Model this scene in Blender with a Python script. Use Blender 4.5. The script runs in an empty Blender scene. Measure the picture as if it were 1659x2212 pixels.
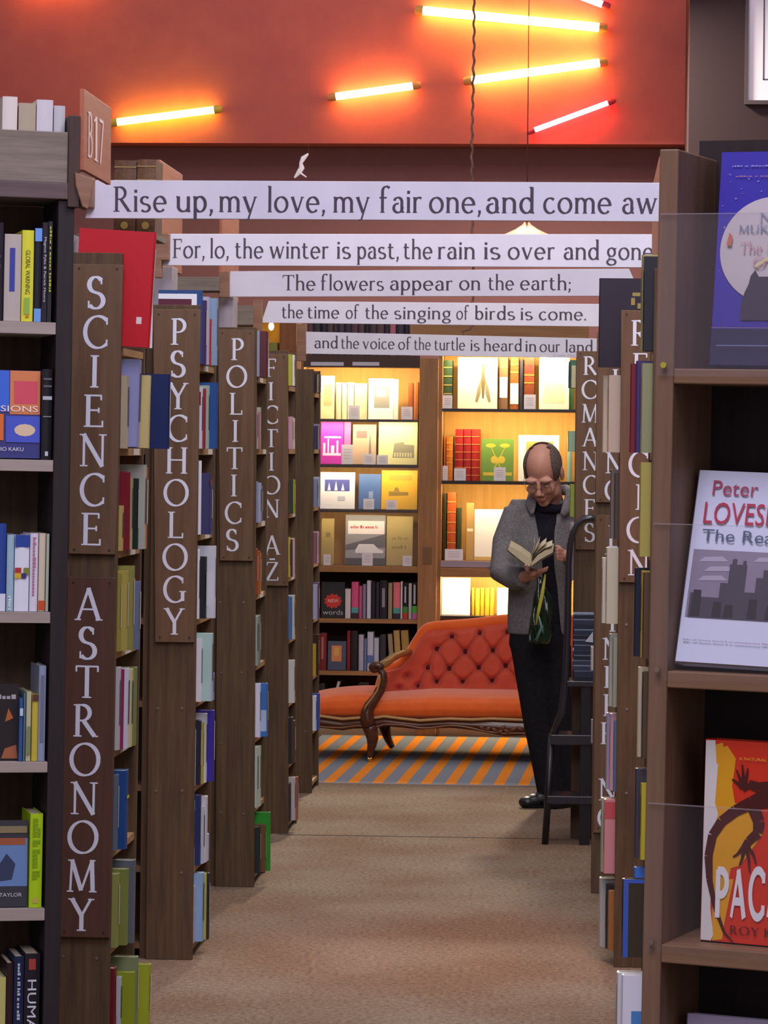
import bpy, bmesh, math, random
from mathutils import Vector, Matrix
random.seed(7)
SC = bpy.context.scene
COL = SC.collection
# ---------------------------------------------------------------- camera (image frame 1659 x 2212, focal length in pixels)
FPX, CX, CY = 7000.0, 829.5, 1106.0
EYE = Vector((0.0, 0.0, 1.7))
YAW, PITCH, ROLL = 0.0638, 0.01942, 0.009
F_ = Vector((-math.sin(YAW)*math.cos(PITCH), math.cos(YAW)*math.cos(PITCH), -math.sin(PITCH)))
R0 = Vector((math.cos(YAW), math.sin(YAW), 0)); U0 = R0.cross(F_)
RR = R0*math.cos(ROLL) + U0*math.sin(ROLL); UU = -R0*math.sin(ROLL) + U0*math.cos(ROLL)
cam = bpy.data.cameras.new('camera'); cam_ob = bpy.data.objects.new('camera', cam); COL.objects.link(cam_ob)
m3 = Matrix((RR, UU, -F_)).transposed(); cam_ob.matrix_world = Matrix.Translation(EYE) @ m3.to_4x4()
cam.sensor_fit = 'VERTICAL'; cam.sensor_height = 36.0; cam.sensor_width = 27.0; cam.lens = 36.0*FPX/2212.0
cam.clip_start = 0.1; cam.clip_end = 100
SC.camera = cam_ob
# ---------------------------------------------------------------- exposure, world, hall lamps, added wall fill
SC.view_settings.view_transform = 'Standard'; SC.view_settings.look = 'None'
SC.view_settings.gamma = 1.0; SC.view_settings.use_curve_mapping = False
SC.view_settings.exposure = 0.0
W = bpy.data.worlds.new('hall_air'); SC.world = W; W.use_nodes = True
W.node_tree.nodes['Background'].inputs[0].default_value = (0.84, 0.76, 0.90, 1)
W.node_tree.nodes['Background'].inputs[1].default_value = 0.50
def area(name, loc, size, power, color, target=None, size_y=None, spread=None):
    L = bpy.data.lights.new(name, 'AREA'); L.energy = power; L.color = color; L.size = size
    if size_y: L.shape = 'RECTANGLE'; L.size_y = size_y
    if spread: L.spread = spread
    o = bpy.data.objects.new(name, L); COL.objects.link(o); o.location = loc
    d = (Vector(target) - Vector(loc)) if target else Vector((0, 0, -1))
    o.rotation_euler = d.to_track_quat('-Z', 'Y').to_euler()
    return o
HALL = (0.88, 0.82, 1.0)
area('hall_lamp', (-0.6, 1.5, 5.2), 2.0, 165, HALL, (-0.3, 9, 1.6))
area('hall_lamp', (0.2, 6.0, 4.9), 1.6, 92, HALL, (0.0, 10, 1.0))
area('hall_lamp', (-0.2, 10.0, 4.6), 1.4, 85, (1.0, 0.90, 0.88))
area('hall_lamp', (-0.2, 13.5, 4.4), 1.4, 56, (1.0, 0.90, 0.84), (-0.3, 15.0, 0))
area('hall_lamp', (-0.5, 22.4, 5.2), 0.45, 720, (1.0, 0.88, 0.70), (-0.4, 17.6, 0))
area('wall_wash_lamp', (-1.5, 20.5, 6.2), 2.5, 46, (1.0, 0.74, 0.80), (-0.8, 24.0, 4.2), size_y=1.0)  # added fill that brightens the red wall, no fixture of the hall
# ---------------------------------------------------------------- pixel <-> place
def ray(px, py):
    return (F_ + RR*((px-CX)/FPX) - UU*((py-CY)/FPX))
def P(px, py, Y):
    d = ray(px, py); return EYE + d*(Y/d.y)
def floorP(px, py):
    d = ray(px, py); return EYE + d*(-EYE.z/d.z)
def loc(px, py, M, y=0.0):
    """where the sight line meets the plane local-y = y of the frame M, in local coordinates"""
    I = M.inverted(); o = I @ EYE; d = I.to_3x3() @ ray(px, py)
    return o + d*((y-o.y)/d.y)
def frame(p, yaw=0.0, lean=0.0):
    return Matrix.Translation(Vector((p[0], p[1], 0.0 if len(p) < 3 else p[2]))) @ Matrix.Rotation(yaw, 4, 'Z') @ Matrix.Rotation(lean, 4, 'Y')
area('coloured_tube_lamp', (0.1, 8.6, 4.9), 1.2, 2.6, (1.0, 0.30, 0.12), tuple(floorP(1010, 2060)), size_y=0.06, spread=math.radians(28))
# ---------------------------------------------------------------- materials
def lin(c):
    if isinstance(c, str):
        c = c.lstrip('#'); c = [int(c[i:i+2], 16)/255 for i in (0, 2, 4)]
        c = [x/12.92 if x <= 0.04045 else ((x+0.055)/1.055)**2.4 for x in c]
    return (c[0], c[1], c[2], 1.0)
_M = {}
def mat(c, rough=0.6, kind='paint', c2=None, emit=None, spec=0.3, scale=1.0, axis='Z', metal=0.0, bump=0.0, sheen=0.0):
    key = (str(c), rough, kind, str(c2), str(emit), spec, scale, axis, metal, bump, sheen)
    if key in _M: return _M[key]
    m = bpy.data.materials.new(kind + '_' + str(len(_M))); m.use_nodes = True
    nt = m.node_tree; N = nt.nodes; b = N['Principled BSDF']
    b.inputs['Roughness'].default_value = rough; b.inputs['Specular IOR Level'].default_value = spec
    b.inputs['Metallic'].default_value = metal
    if sheen: b.inputs['Sheen Weight'].default_value = sheen; b.inputs['Sheen Roughness'].default_value = 0.4
    base = lin(c); b.inputs['Base Color'].default_value = base
    second = lin(c2) if c2 else tuple(x*0.62 for x in base[:3]) + (1,)
    if kind in ('wood', 'noise', 'mottle'):
        tc = N.new('ShaderNodeTexCoord'); mp = N.new('ShaderNodeMapping'); nz = N.new('ShaderNodeTexNoise')
        if kind == 'wood':
            s = {'X': (3, 45, 45), 'Y': (45, 3, 45), 'Z': (45, 45, 3)}[axis]
        else: s = (18, 18, 18) if kind == 'noise' else (60, 60, 60)
        mp.inputs['Scale'].default_value = tuple(v*scale for v in s)
        nz.inputs['Scale'].default_value = 1.0; nz.inputs['Detail'].default_value = 5.0; nz.inputs['Roughness'].default_value = 0.62
        rp = N.new('ShaderNodeValToRGB'); rp.color_ramp.elements[0].position = 0.3; rp.color_ramp.elements[1].position = 0.7
        rp.color_ramp.elements[0].color = second; rp.color_ramp.elements[1].color = base
        nt.links.new(tc.outputs['Object'], mp.inputs[0]); nt.links.new(mp.outputs[0], nz.inputs['Vector'])
        nt.links.new(nz.outputs['Fac'], rp.inputs[0]); nt.links.new(rp.outputs[0], b.inputs['Base Color'])
        if bump:
            bp = N.new('ShaderNodeBump'); bp.inputs['Strength'].default_value = bump; bp.inputs['Distance'].default_value = 0.01
            nt.links.new(nz.outputs['Fac'], bp.inputs['Height']); nt.links.new(bp.outputs[0], b.inputs['Normal'])
    if kind == 'pages':
        tc = N.new('ShaderNodeTexCoord'); nz = N.new('ShaderNodeTexNoise'); nz.inputs['Scale'].default_value = 120
        rp = N.new('ShaderNodeValToRGB'); rp.color_ramp.elements[0].color = second; rp.color_ramp.elements[1].color = base
        nt.links.new(tc.outputs['Object'], nz.inputs['Vector']); nt.links.new(nz.outputs['Fac'], rp.inputs[0]); nt.links.new(rp.outputs[0], b.inputs['Base Color'])
    if emit:
        b.inputs['Emission Color'].default_value = lin(emit[0]); b.inputs['Emission Strength'].default_value = emit[1]
    _M[key] = m; return m
def glassy(name, c, clear, rough=0.05):
    m = bpy.data.materials.new(name); m.use_nodes = True; nt = m.node_tree; N = nt.nodes
    b = N['Principled BSDF']; b.inputs['Base Color'].default_value = lin(c); b.inputs['Roughness'].default_value = rough
    t = N.new('ShaderNodeBsdfTransparent'); mx = N.new('ShaderNodeMixShader'); mx.inputs[0].default_value = 1-clear
    nt.links.new(t.outputs[0], mx.inputs[1]); nt.links.new(b.outputs[0], mx.inputs[2])
    nt.links.new(mx.outputs[0], N['Material Output'].inputs[0]); return m
PAGE = mat('#d8d0bb', 0.85, 'pages', '#bdb39a')
WHITE = mat('#e8e8ea', 0.6)
BLACK = mat('#1b191b', 0.5)
# ---------------------------------------------------------------- mesh building
class MB:
    def __init__(s): s.v = []; s.f = []; s.mi = []; s.cur = 0
    def add(s, vs, fs):
        o = len(s.v); s.v += [tuple(v) for v in vs]; s.f += [tuple(i+o for i in f) for f in fs]; s.mi += [s.cur]*len(fs); return s
    def box(s, x0, x1, y0, y1, z0, z1):
        v = [(x, y, z) for z in (z0, z1) for y in (y0, y1) for x in (x0, x1)]
        return s.add(v, [(0,2,3,1),(4,5,7,6),(0,1,5,4),(2,6,7,3),(0,4,6,2),(1,3,7,5)])
    def cbox(s, c, M=None):
        """box of 8 given corners, order z(y(x))"""
        return s.add(c, [(0,2,3,1),(4,5,7,6),(0,1,5,4),(2,6,7,3),(0,4,6,2),(1,3,7,5)])
    def prism(s, poly, y0, y1):
        """polygon in (x,z), extruded along y"""
        n = len(poly)
        a = sum(poly[i][0]*poly[(i+1)%n][1]-poly[(i+1)%n][0]*poly[i][1] for i in range(n))
        if a < 0: poly = poly[::-1]
        v = [(p[0], y0, p[1]) for p in poly] + [(p[0], y1, p[1]) for p in poly]
        return s.add(v, [tuple(range(n)), tuple(range(2*n-1, n-1, -1))] + [(i, i+n, (i+1)%n+n, (i+1)%n) for i in range(n)])
    def flat(s, polys, fn):
        ref = None
        for i, p in enumerate(polys):       # strokes lie a hair apart so that crossings never share a plane
            a = sum(p[k][0]*p[(k+1) % len(p)][1]-p[(k+1) % len(p)][0]*p[k][1] for k in range(len(p)))
            v = [Vector(fn(*q)) for q in (p if a >= 0 else p[::-1])]
            if ref is None:
                u0, v0 = p[0]; o = Vector(fn(u0, v0)); ref = (Vector(fn(u0+1, v0))-o).cross(Vector(fn(u0, v0+1))-o).normalized()
            s.add([q+ref*(1e-5*(i % 30)) for q in v], [tuple(range(len(p)))])
        return s
    def tube(s, pts, r, n=10, cap=True, flatten=None):
        """pts list of points, r number or list; flatten=(vector, factor) squashes the section"""
        pts = [Vector(p) for p in pts]; m = len(pts)
        rs = r if isinstance(r, (list, tuple)) else [r]*m
        o = len(s.v); ref = None; rings = []
        for i, p in enumerate(pts):
            t = (pts[min(i+1, m-1)] - pts[max(i-1, 0)]).normalized()
            if ref is None:
                ref = Vector((0,0,1)) if abs(t.z) < 0.9 else Vector((1,0,0))
            a = (ref - t*ref.dot(t)).normalized(); ref = a; b = t.cross(a)
            ring = []
            for k in range(n):
                q = 2*math.pi*k/n; d = a*math.cos(q)*rs[i] + b*math.sin(q)*rs[i]
                if flatten:
                    w = Vector(flatten[0]).normalized(); d -= w*d.dot(w)*(1-flatten[1])
                ring.append(p+d)
            rings.append(ring)
        vs = [q for rg in rings for q in rg]; fs = []
        for i in range(m-1):
            for k in range(n):
                fs.append((i*n+k, i*n+(k+1)%n, (i+1)*n+(k+1)%n, (i+1)*n+k))
        if cap: fs += [tuple(range(n-1, -1, -1)), tuple(range((m-1)*n, m*n))]
        return s.add(vs, fs)
    def lathe(s, prof, n=20, c=(0,0,0)):
        vs = []; fs = []; m = len(prof)
        for r, z in prof:
            for k in range(n):
                q = 2*math.pi*k/n; vs.append((c[0]+r*math.cos(q), c[1]+r*math.sin(q), c[2]+z))
        for i in range(m-1):
            for k in range(n): fs.append((i*n+k, i*n+(k+1)%n, (i+1)*n+(k+1)%n, (i+1)*n+k))
        fs += [tuple(range(n-1, -1, -1)), tuple(range((m-1)*n, m*n))]
        return s.add(vs, fs)
    def ell(s, c, r, M=None, nu=18, nv=12):
        vs = []; fs = []
        for j in range(nv+1):
            th = math.pi*j/nv
            for i in range(nu):
                ph = 2*math.pi*i/nu
                q = Vector((r[0]*math.sin(th)*math.cos(ph), r[1]*math.sin(th)*math.sin(ph), r[2]*math.cos(th)))
                vs.append((M @ q if M else q) + Vector(c))
        for j in range(nv):
            for i in range(nu): fs.append((j*nu+i, (j+1)*nu+i, (j+1)*nu+(i+1)%nu, j*nu+(i+1)%nu))
        return s.add(vs, fs)
    def grid(s, fn, nu, nv):
        vs = [fn(i/nu, j/nv) for j in range(nv+1) for i in range(nu+1)]
        return s.add(vs, [(j*(nu+1)+i, j*(nu+1)+i+1, (j+1)*(nu+1)+i+1, (j+1)*(nu+1)+i) for j in range(nv) for i in range(nu)])
    def mesh(s, name, mats):
        me = bpy.data.meshes.new(name); me.from_pydata(s.v, [], s.f)
        for m in (mats if isinstance(mats, (list, tuple)) else [mats]): me.materials.append(m)
        if any(s.mi): me.polygons.foreach_set('material_index', s.mi)
        me.validate(); return me
    def build(s, name, mats, parent=None, smooth=False, bevel=0.0, M=None):
        me = s.mesh(name, mats)
        o = bpy.data.objects.new(name, me); COL.objects.link(o)
        if M is not None: o.matrix_world = M
        if parent: o.parent = parent
        if smooth:
            me.polygons.foreach_set('use_smooth', [True]*len(me.polygons))
            if smooth != 'all' and hasattr(me, 'set_sharp_from_angle'): me.set_sharp_from_angle(angle=math.radians(50))
        if bevel:
            b = o.modifiers.new('edge', 'BEVEL'); b.width = bevel; b.segments = 2; b.limit_method = 'ANGLE'
        return o
def tag(o, label, cat, group=None, kind=None):
    if label: o['label'] = label
    if cat: o['category'] = cat
    if group: o['group'] = group
    if kind: o['kind'] = kind
    return o
def thing(name, label, cat, M, group=None):
    o = bpy.data.objects.new(name, None); COL.objects.link(o); o.empty_display_size = 0.1
    o.matrix_world = M; return tag(o, label, cat, group)
def structure(name, mb, m, **k):
    o = mb.build(name, m, **k); o['kind'] = 'structure'; return o
def remesh(mb, name, m, voxel, smooth=4, parent=None):
    o = mb.build(name, m); r = o.modifiers.new('r', 'REMESH'); r.mode = 'VOXEL'; r.voxel_size = voxel; r.use_smooth_shade = True
    if smooth:
        q = o.modifiers.new('s', 'SMOOTH'); q.iterations = smooth; q.factor = 0.5
    dg = bpy.context.evaluated_depsgraph_get(); me = bpy.data.meshes.new_from_object(o.evaluated_get(dg))
    o.modifiers.clear(); old = o.data; o.data = me; me.name = name; bpy.data.meshes.remove(old)
    if not me.materials:
        for x in (m if isinstance(m, (list, tuple)) else [m]): me.materials.append(x)
    me.polygons.foreach_set('use_smooth', [True]*len(me.polygons))
    if parent: o.parent = parent
    return o
# ---------------------------------------------------------------- a roman pen alphabet (cap height 1)
def _pen(pts, T, t, phi=0.2, fixed=None):
    out = []; m = len(pts); off = []
    for i in range(m):
        a = pts[max(i-1, 0)]; b = pts[min(i+1, m-1)]; dx, dy = b[0]-a[0], b[1]-a[1]; l = math.hypot(dx, dy) or 1
        th = math.atan2(dy, dx); w = fixed or (t+(T-t)*abs(math.sin(th-phi)))
        off.append((-dy/l*w/2, dx/l*w/2))
    for i in range(m-1):
        (x0, y0), (x1, y1), (a, b), (c, d) = pts[i], pts[i+1], off[i], off[i+1]
        out.append([(x0+a, y0+b), (x0-a, y0-b), (x1-c, y1-d), (x1+c, y1+d)])
    return out
def _arc(cx, cy, rx, ry, a0, a1):
    n = max(6, int(abs(a1-a0)/12)); return [(cx+rx*math.cos(math.radians(a0+(a1-a0)*i/n)), cy+ry*math.sin(math.radians(a0+(a1-a0)*i/n))) for i in range(n+1)]
def _glyphs(T, t, sh):
    G = {}
    def L(*p, w=None): return _pen([(p[i], p[i+1]) for i in range(0, len(p), 2)], T, t, fixed=w or T)
    def A(*p): return _pen(_arc(*p), T, t)
    def S(x, y, h=0.12): y0 = y if y <= 0.01 else y-sh; return [[(x-h, y0), (x+h, y0), (x+h, y0+sh), (x-h, y0+sh)]]
    def V(x, y, h): return [[(x-t/2, y-h), (x+t/2, y-h), (x+t/2, y+h), (x-t/2, y+h)]]
    e = T/2
    G['A'] = L(.09,0,.41,1,w=T*.62)+L(.40,1,.74,0)+L(.2,.34,.62,.34,w=t)+S(.09,0,.1)+S(.75,0,.11)
    G['B'] = L(.15,0,.15,1)+A(.28,.755,.22,.225,90,-90)+A(.3,.265,.27,.245,90,-90)+L(.13,.98,.3,.98,w=t)+L(.13,.52,.32,.52,w=t)+L(.13,.02,.32,.02,w=t)+S(.12,0,.1)+S(.12,1,.1)
    G['C'] = A(.46,.5,.40,.49,48,312)+V(.735,.84,.11)+V(.735,.17,.1)
    G['D'] = L(.15,0,.15,1)+A(.32,.5,.42,.48,90,-90)+L(.13,.98,.34,.98,w=t)+L(.13,.02,.34,.02,w=t)+S(.12,0,.1)+S(.12,1,.1)
    G['E'] = L(.15,0,.15,1)+L(.13,.975,.56,.975,w=t)+L(.13,.52,.48,.52,w=t)+L(.13,.025,.6,.025,w=t)+V(.55,.91,.08)+V(.48,.52,.08)+V(.6,.1,.1)+S(.12,0,.1)+S(.12,1,.1)
    G['F'] = L(.15,0,.15,1)+L(.13,.975,.56,.975,w=t)+L(.13,.5,.47,.5,w=t)+V(.55,.9,.09)+V(.47,.5,.08)+S(.15,0,.14)+S(.12,1,.1)
    G['G'] = A(.46,.5,.40,.49,48,320)+V(.735,.84,.11)+L(.74,.06,.74,.42)+S(.74,.44,.13)
    G['H'] = L(.15,0,.15,1)+L(.72,0,.72,1)+L(.15,.52,.72,.52,w=t)+S(.15,0)+S(.15,1)+S(.72,0)+S(.72,1)
    G['I'] = L(.15,0,.15,1)+S(.15,0,.13)+S(.15,1,.13)
    G['K'] = L(.15,0,.15,1)+L(.18,.45,.6,1,w=t*1.3)+L(.28,.55,.68,0)+S(.15,0)+S(.15,1)+S(.6,1,.1)+S(.68,0,.1)
    G['L'] = L(.15,0,.15,1)+L(.13,.025,.58,.025,w=t)+V(.58,.1,.1)+S(.12,0,.1)+S(.15,1,.13)
    G['M'] = L(.16,0,.2,1,w=t*1.3)+L(.2,1,.5,.05)+L(.5,.05,.82,1,w=t*1.3)+L(.82,1,.86,0)+S(.16,0,.1)+S(.86,0,.12)+S(.16,1,.08)+S(.85,1,.08)
    G['N'] = L(.16,0,.16,1,w=t*1.35)+L(.14,1,.74,0)+L(.74,0,.74,1,w=t*1.35)+S(.16,0,.12)+S(.13,1,.11)+S(.74,1,.12)
    G['O'] = A(.48,.5,.42,.49,0,360)
    G['P'] = L(.15,0,.15,1)+A(.28,.73,.25,.25,90,-90)+L(.13,.98,.3,.98,w=t)+L(.13,.48,.3,.48,w=t)+S(.15,0,.14)+S(.12,1,.1)
    G['R'] = L(.15,0,.15,1)+A(.28,.74,.24,.24,90,-90)+L(.13,.98,.3,.98,w=t)+L(.13,.5,.3,.5,w=t)+L(.33,.5,.68,.02)+S(.15,0,.13)+S(.12,1,.1)+S(.71,0,.08)
    _s = _arc(.3,.745,.2,.235,35,255)+_arc(.31,.25,.23,.24,80,-145)
    G['S'] = _pen(_s,T*1.1,t,phi=.05)+V(.475,.86,.1)+V(.09,.13,.11)
    G['T'] = L(.38,0,.38,1)+L(.04,.975,.72,.975,w=t)+V(.045,.9,.09)+V(.715,.9,.09)+S(.38,0,.14)
    G['U'] = L(.15,.3,.15,1)+A(.44,.32,.29,.31,180,360)+L(.73,.3,.73,1,w=t*1.4)+S(.15,1)+S(.73,1)
    G['V'] = L(.06,1,.38,0)+L(.38,0,.7,1,w=T*.6)+S(.06,1,.11)+S(.7,1,.1)
    G['W'] = L(.05,1,.3,0)+L(.3,0,.55,1,w=T*.6)+L(.5,1,.75,0)+L(.75,0,1.0,1,w=T*.6)+S(.05,1,.1)+S(1.0,1,.1)
    G['X'] = L(.07,1,.68,0)+L(.07,0,.66,1,w=T*.6)+S(.07,1,.1)+S(.66,1,.1)+S(.07,0,.1)+S(.68,0,.1)
    G['Y'] = L(.06,1,.37,.47)+L(.37,.47,.66,1,w=T*.6)+L(.37,0,.37,.5)+S(.06,1,.11)+S(.66,1,.1)+S(.37,0,.14)
    G['Z'] = L(.62,.97,.08,.03)+L(.08,.975,.65,.975,w=t)+L(.05,.025,.66,.025,w=t)+V(.08,.9,.08)+V(.66,.1,.09)
    G['-'] = L(.05,.5,.35,.5,w=t*1.6)
    G['1'] = L(.2,0,.2,1)+S(.2,0,.13)+L(.03,.86,.2,.98,w=t)
    G['7'] = L(.05,.97,.6,.97,w=t*1.4)+L(.58,.97,.24,0)
    X = .62; t2 = t*1.1
    def s(x, y): return S(x, y, .09)
    G['a'] = A(.24,.44,.16,.17,165,0)+L(.40,.02,.40,.46)+A(.24,.19,.18,.18,80,380)+L(.40,.03,.5,.03,w=t2)
    G['b'] = L(.1,.02,.1,1.05)+A(.28,.31,.2,.3,150,-150)+L(.02,1.03,.1,1.03,w=t2)
    G['c'] = A(.28,.31,.23,.3,50,320)
    G['d'] = A(.26,.31,.21,.3,35,325)+L(.46,0,.46,1.05)+L(.37,1.03,.46,1.03,w=t2)+L(.46,.02,.55,.02,w=t2)
    G['e'] = A(.28,.31,.23,.3,0,318)+L(.07,.33,.5,.33,w=t2)
    G['f'] = L(.16,0,.16,.86)+A(.32,.86,.16,.19,180,40)+L(.03,.6,.34,.6,w=t2)+s(.16,0)
    G['g'] = A(.25,.39,.19,.22,0,360)+A(.25,-.13,.23,.15,0,360)+L(.14,.18,.1,.06,.3,.02,w=t2)+L(.38,.55,.52,.6,w=t2)
    G['h'] = L(.1,0,.1,1.05)+A(.29,.4,.19,.2,180,0)+L(.48,0,.48,.42)+s(.1,0)+s(.48,0)+L(.02,1.03,.1,1.03,w=t2)
    G['i'] = L(.1,0,.1,X)+s(.1,0)+L(.1,.76,.1,.88)+L(.02,X-.02,.1,X-.02,w=t2)
    G['l'] = L(.1,0,.1,1.05)+s(.1,0)+L(.02,1.03,.1,1.03,w=t2)
    G['m'] = L(.1,0,.1,X)+A(.27,.4,.17,.2,180,0)+L(.44,0,.44,.42)+A(.61,.4,.17,.2,180,0)+L(.78,0,.78,.42)+s(.1,0)+s(.44,0)+s(.78,0)+L(.02,X-.02,.1,X-.02,w=t2)
    G['n'] = L(.1,0,.1,X)+A(.29,.4,.19,.2,180,0)+L(.48,0,.48,.42)+s(.1,0)+s(.48,0)+L(.02,X-.02,.1,X-.02,w=t2)
    G['o'] = A(.29,.31,.25,.3,0,360)
    G['p'] = L(.1,-.32,.1,X)+A(.28,.31,.2,.3,150,-150)+S(.1,-.32,.09)+L(.02,X-.02,.1,X-.02,w=t2)
    G['r'] = L(.1,0,.1,X)+A(.27,.42,.17,.19,180,55)+s(.1,0)+L(.02,X-.02,.1,X-.02,w=t2)
    G['s'] = _pen([(x*.8, y*.61) for x, y in _s], T, t, phi=.05)
    G['t'] = L(.15,.14,.15,.8)+A(.3,.17,.15,.15,180,310)+L(.02,.6,.34,.6,w=t2)
    G['u'] = L(.1,.2,.1,X)+A(.29,.22,.19,.2,180,360)+L(.48,0,.48,X)+L(.48,.02,.56,.02,w=t2)+L(.02,X-.02,.1,X-.02,w=t2)
    G['v'] = L(.04,X,.26,0)+L(.26,0,.47,X,w=T*.6)+S(.05,X,.08)+S(.47,X,.07)
    G['w'] = L(.04,X,.22,0)+L(.22,0,.42,X,w=T*.6)+L(.4,X,.58,0)+L(.58,0,.77,X,w=T*.6)+S(.05,X,.08)+S(.77,X,.07)
    G['x'] = L(.05,X,.48,0)+L(.05,0,.46,X,w=T*.6)
    G['y'] = L(.04,X,.27,0)+L(.49,X,.2,-.3,w=T*.6)+S(.05,X,.08)+S(.49,X,.07)+L(.2,-.3,.08,-.3,w=t2)
    G['z'] = L(.4,X-.04,.06,.03)+L(.05,X-.03,.44,X-.03,w=t2)+L(.03,.03,.45,.03,w=t2)
    G['.'] = L(.08,0,.08,.11,w=.11)
    G[','] = L(.08,0,.08,.11,w=.11)+L(.11,.04,.03,-.15,w=t2*1.3)
    G[';'] = G[',']+L(.08,.42,.08,.53,w=.11)
    G[':'] = G['.']+L(.08,.42,.08,.53,w=.11)
    G['&'] = G['S']
    return G
SERIF = _glyphs(.135, .055, .042)
THIN = _glyphs(.122, .052, .036)
BOLD = _glyphs(.2, .17, .0001)
def extent(polys):
    xs = [q[0] for p in polys for q in p]; ys = [q[1] for p in polys for q in p]
    return min(xs), max(xs), min(ys), max(ys)
def word(s, G=SERIF, gap=.1, space=.35):
    x = 0; out = []
    for ch in s:
        if ch == ' ': x += space; continue
        g = G.get(ch) or G.get(ch.upper()) or G['O']; a, b, _, _ = extent(g)
        out += [[(q[0]-a+x, q[1]) for q in p] for p in g]; x += b-a+gap
    return out
def fit(polys, x0, x1, y0=None, h=None, cap=None):
    """scale to x0..x1; vertical: baseline y0 with cap height cap"""
    a, b, _, _ = extent(polys); k = (x1-x0)/max(b-a, 1e-6)
    return [[(x0+(q[0]-a)*k, y0+q[1]*cap) for q in p] for p in polys]
_TX = {}
def sans(s, x0, x1, y0, cap):
    """plain sans letters from the built-in face as flat polygons, fitted to x0..x1 / baseline / cap height"""
    if s[0] == '~':          # too small to read: a run of letter-like dashes
        r = random.Random(s); x = 0; ps = []
        for _ in range(int(s[1:])):
            w = r.uniform(.25, .6); hh = r.choice((.5, .5, .73)); ps.append([(x, 0), (x+w, 0), (x+w, hh), (x, hh)]); x += w+r.choice((.14, .14, .14, .45))
        return fit(ps, x0, x1, y0, cap=cap/.73)
    if s not in _TX:
        c = bpy.data.curves.new('t', 'FONT'); c.body = s; c.resolution_u = 3
        o = bpy.data.objects.new('t', c); COL.objects.link(o)
        dg = bpy.context.evaluated_depsgraph_get(); me = bpy.data.meshes.new_from_object(o.evaluated_get(dg))
        _TX[s] = [[(me.vertices[i].co.x, me.vertices[i].co.y) for i in p.vertices] for p in me.polygons]
        bpy.data.objects.remove(o); bpy.data.curves.remove(c); bpy.data.meshes.remove(me)
    return fit(_TX[s], x0, x1, y0, cap=cap/0.73)
ORD = ['first', 'second', 'third', 'fourth', 'fifth', 'sixth', 'seventh', 'eighth', 'ninth', 'tenth', 'eleventh', 'twelfth', 'thirteenth', 'fourteenth', 'fifteenth', 'sixteenth', 'seventeenth', 'eighteenth', 'nineteenth', 'twentieth']
# ================================================================ the hall
def floor_material():
    m = bpy.data.materials.new('brown_carpet'); m.use_nodes = True; nt = m.node_tree; N = nt.nodes; b = N['Principled BSDF']
    b.inputs['Roughness'].default_value = 0.95; b.inputs['Specular IOR Level'].default_value = 0.1
    tc = N.new('ShaderNodeTexCoord')
    n1 = N.new('ShaderNodeTexNoise'); n1.inputs['Scale'].default_value = 55; n1.inputs['Detail'].default_value = 6; n1.inputs['Roughness'].default_value = .75
    n2 = N.new('ShaderNodeTexNoise'); n2.inputs['Scale'].default_value = 1.7; n2.inputs['Detail'].default_value = 3
    r1 = N.new('ShaderNodeValToRGB'); r1.color_ramp.elements[0].position = .34; r1.color_ramp.elements[1].position = .68
    r1.color_ramp.elements[0].color = lin('#645648'); r1.color_ramp.elements[1].color = lin('#9f8e7b')
    r2 = N.new('ShaderNodeValToRGB'); r2.color_ramp.elements[0].position = .35; r2.color_ramp.elements[1].position = .65
    r2.color_ramp.elements[0].color = lin('#dcc0b0'); r2.color_ramp.elements[1].color = lin('#ffffff')
    mx = N.new('ShaderNodeMix'); mx.data_type = 'RGBA'; mx.blend_type = 'MULTIPLY'; mx.inputs[0].default_value = .7
    for n in (n1, n2): nt.links.new(tc.outputs['Object'], n.inputs['Vector'])
    nt.links.new(n1.outputs['Fac'], r1.inputs[0]); nt.links.new(n2.outputs['Fac'], r2.inputs[0])
    nt.links.new(r1.outputs[0], mx.inputs[6]); nt.links.new(r2.outputs[0], mx.inputs[7]); nt.links.new(mx.outputs[2], b.inputs['Base Color'])
    bp = N.new('ShaderNodeBump'); bp.inputs['Strength'].default_value = .5; bp.inputs['Distance'].default_value = .01
    nt.links.new(n1.outputs['Fac'], bp.inputs['Height']); nt.links.new(bp.outputs[0], b.inputs['Normal'])
    return m
FLOOR = floor_material()
structure('floor', MB().box(-9, 9, -2, 25, -0.1, 0), FLOOR)
def seam(px0, py0, px1, py1):
    a, b = floorP(px0, py0), floorP(px1, py1)
    d = (b-a).normalized(); n = Vector((-d.y, d.x, 0))*0.006
    mb = MB(); v = [a-n, a+n, b+n, b-n]
    mb.cbox([tuple(v[0]+Vector((0,0,-.01))), tuple(v[3]+Vector((0,0,-.01))), tuple(v[1]+Vector((0,0,-.01))), tuple(v[2]+Vector((0,0,-.01))),
             (v[0].x,v[0].y,.0015), (v[3].x,v[3].y,.0015), (v[1].x,v[1].y,.0015), (v[2].x,v[2].y,.0015)])
    return mb
structure('trim_1', seam(600, 1803, 1180, 1812), mat('#4a3a30', .95))
YW = 24.0
MAROON = mat('#74504e', .85, 'noise', '#724c4c', scale=.3)
structure('wall_back', MB().box(-9, 9, YW, YW+.2, 0, 9.0), MAROON)
structure('wall_left', MB().box(-9.2, -9, -2, YW+.2, 0, 5.0), mat('#8a7468', .9))
structure('wall_right', MB().box(9, 9.2, -2, YW+.2, 0, 5.0), mat('#6b4f48', .9))
a = P(1483, 312, YW-.25); b = P(0, 309, YW-.25)
structure('trim_2', MB().box(-8.9, a.x, YW-.25, YW-.001, a.z, 8.9), mat('#c06656', .8, 'noise', '#b05a52', scale=.15))
c = P(1487, 300, YW-1.2)
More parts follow.
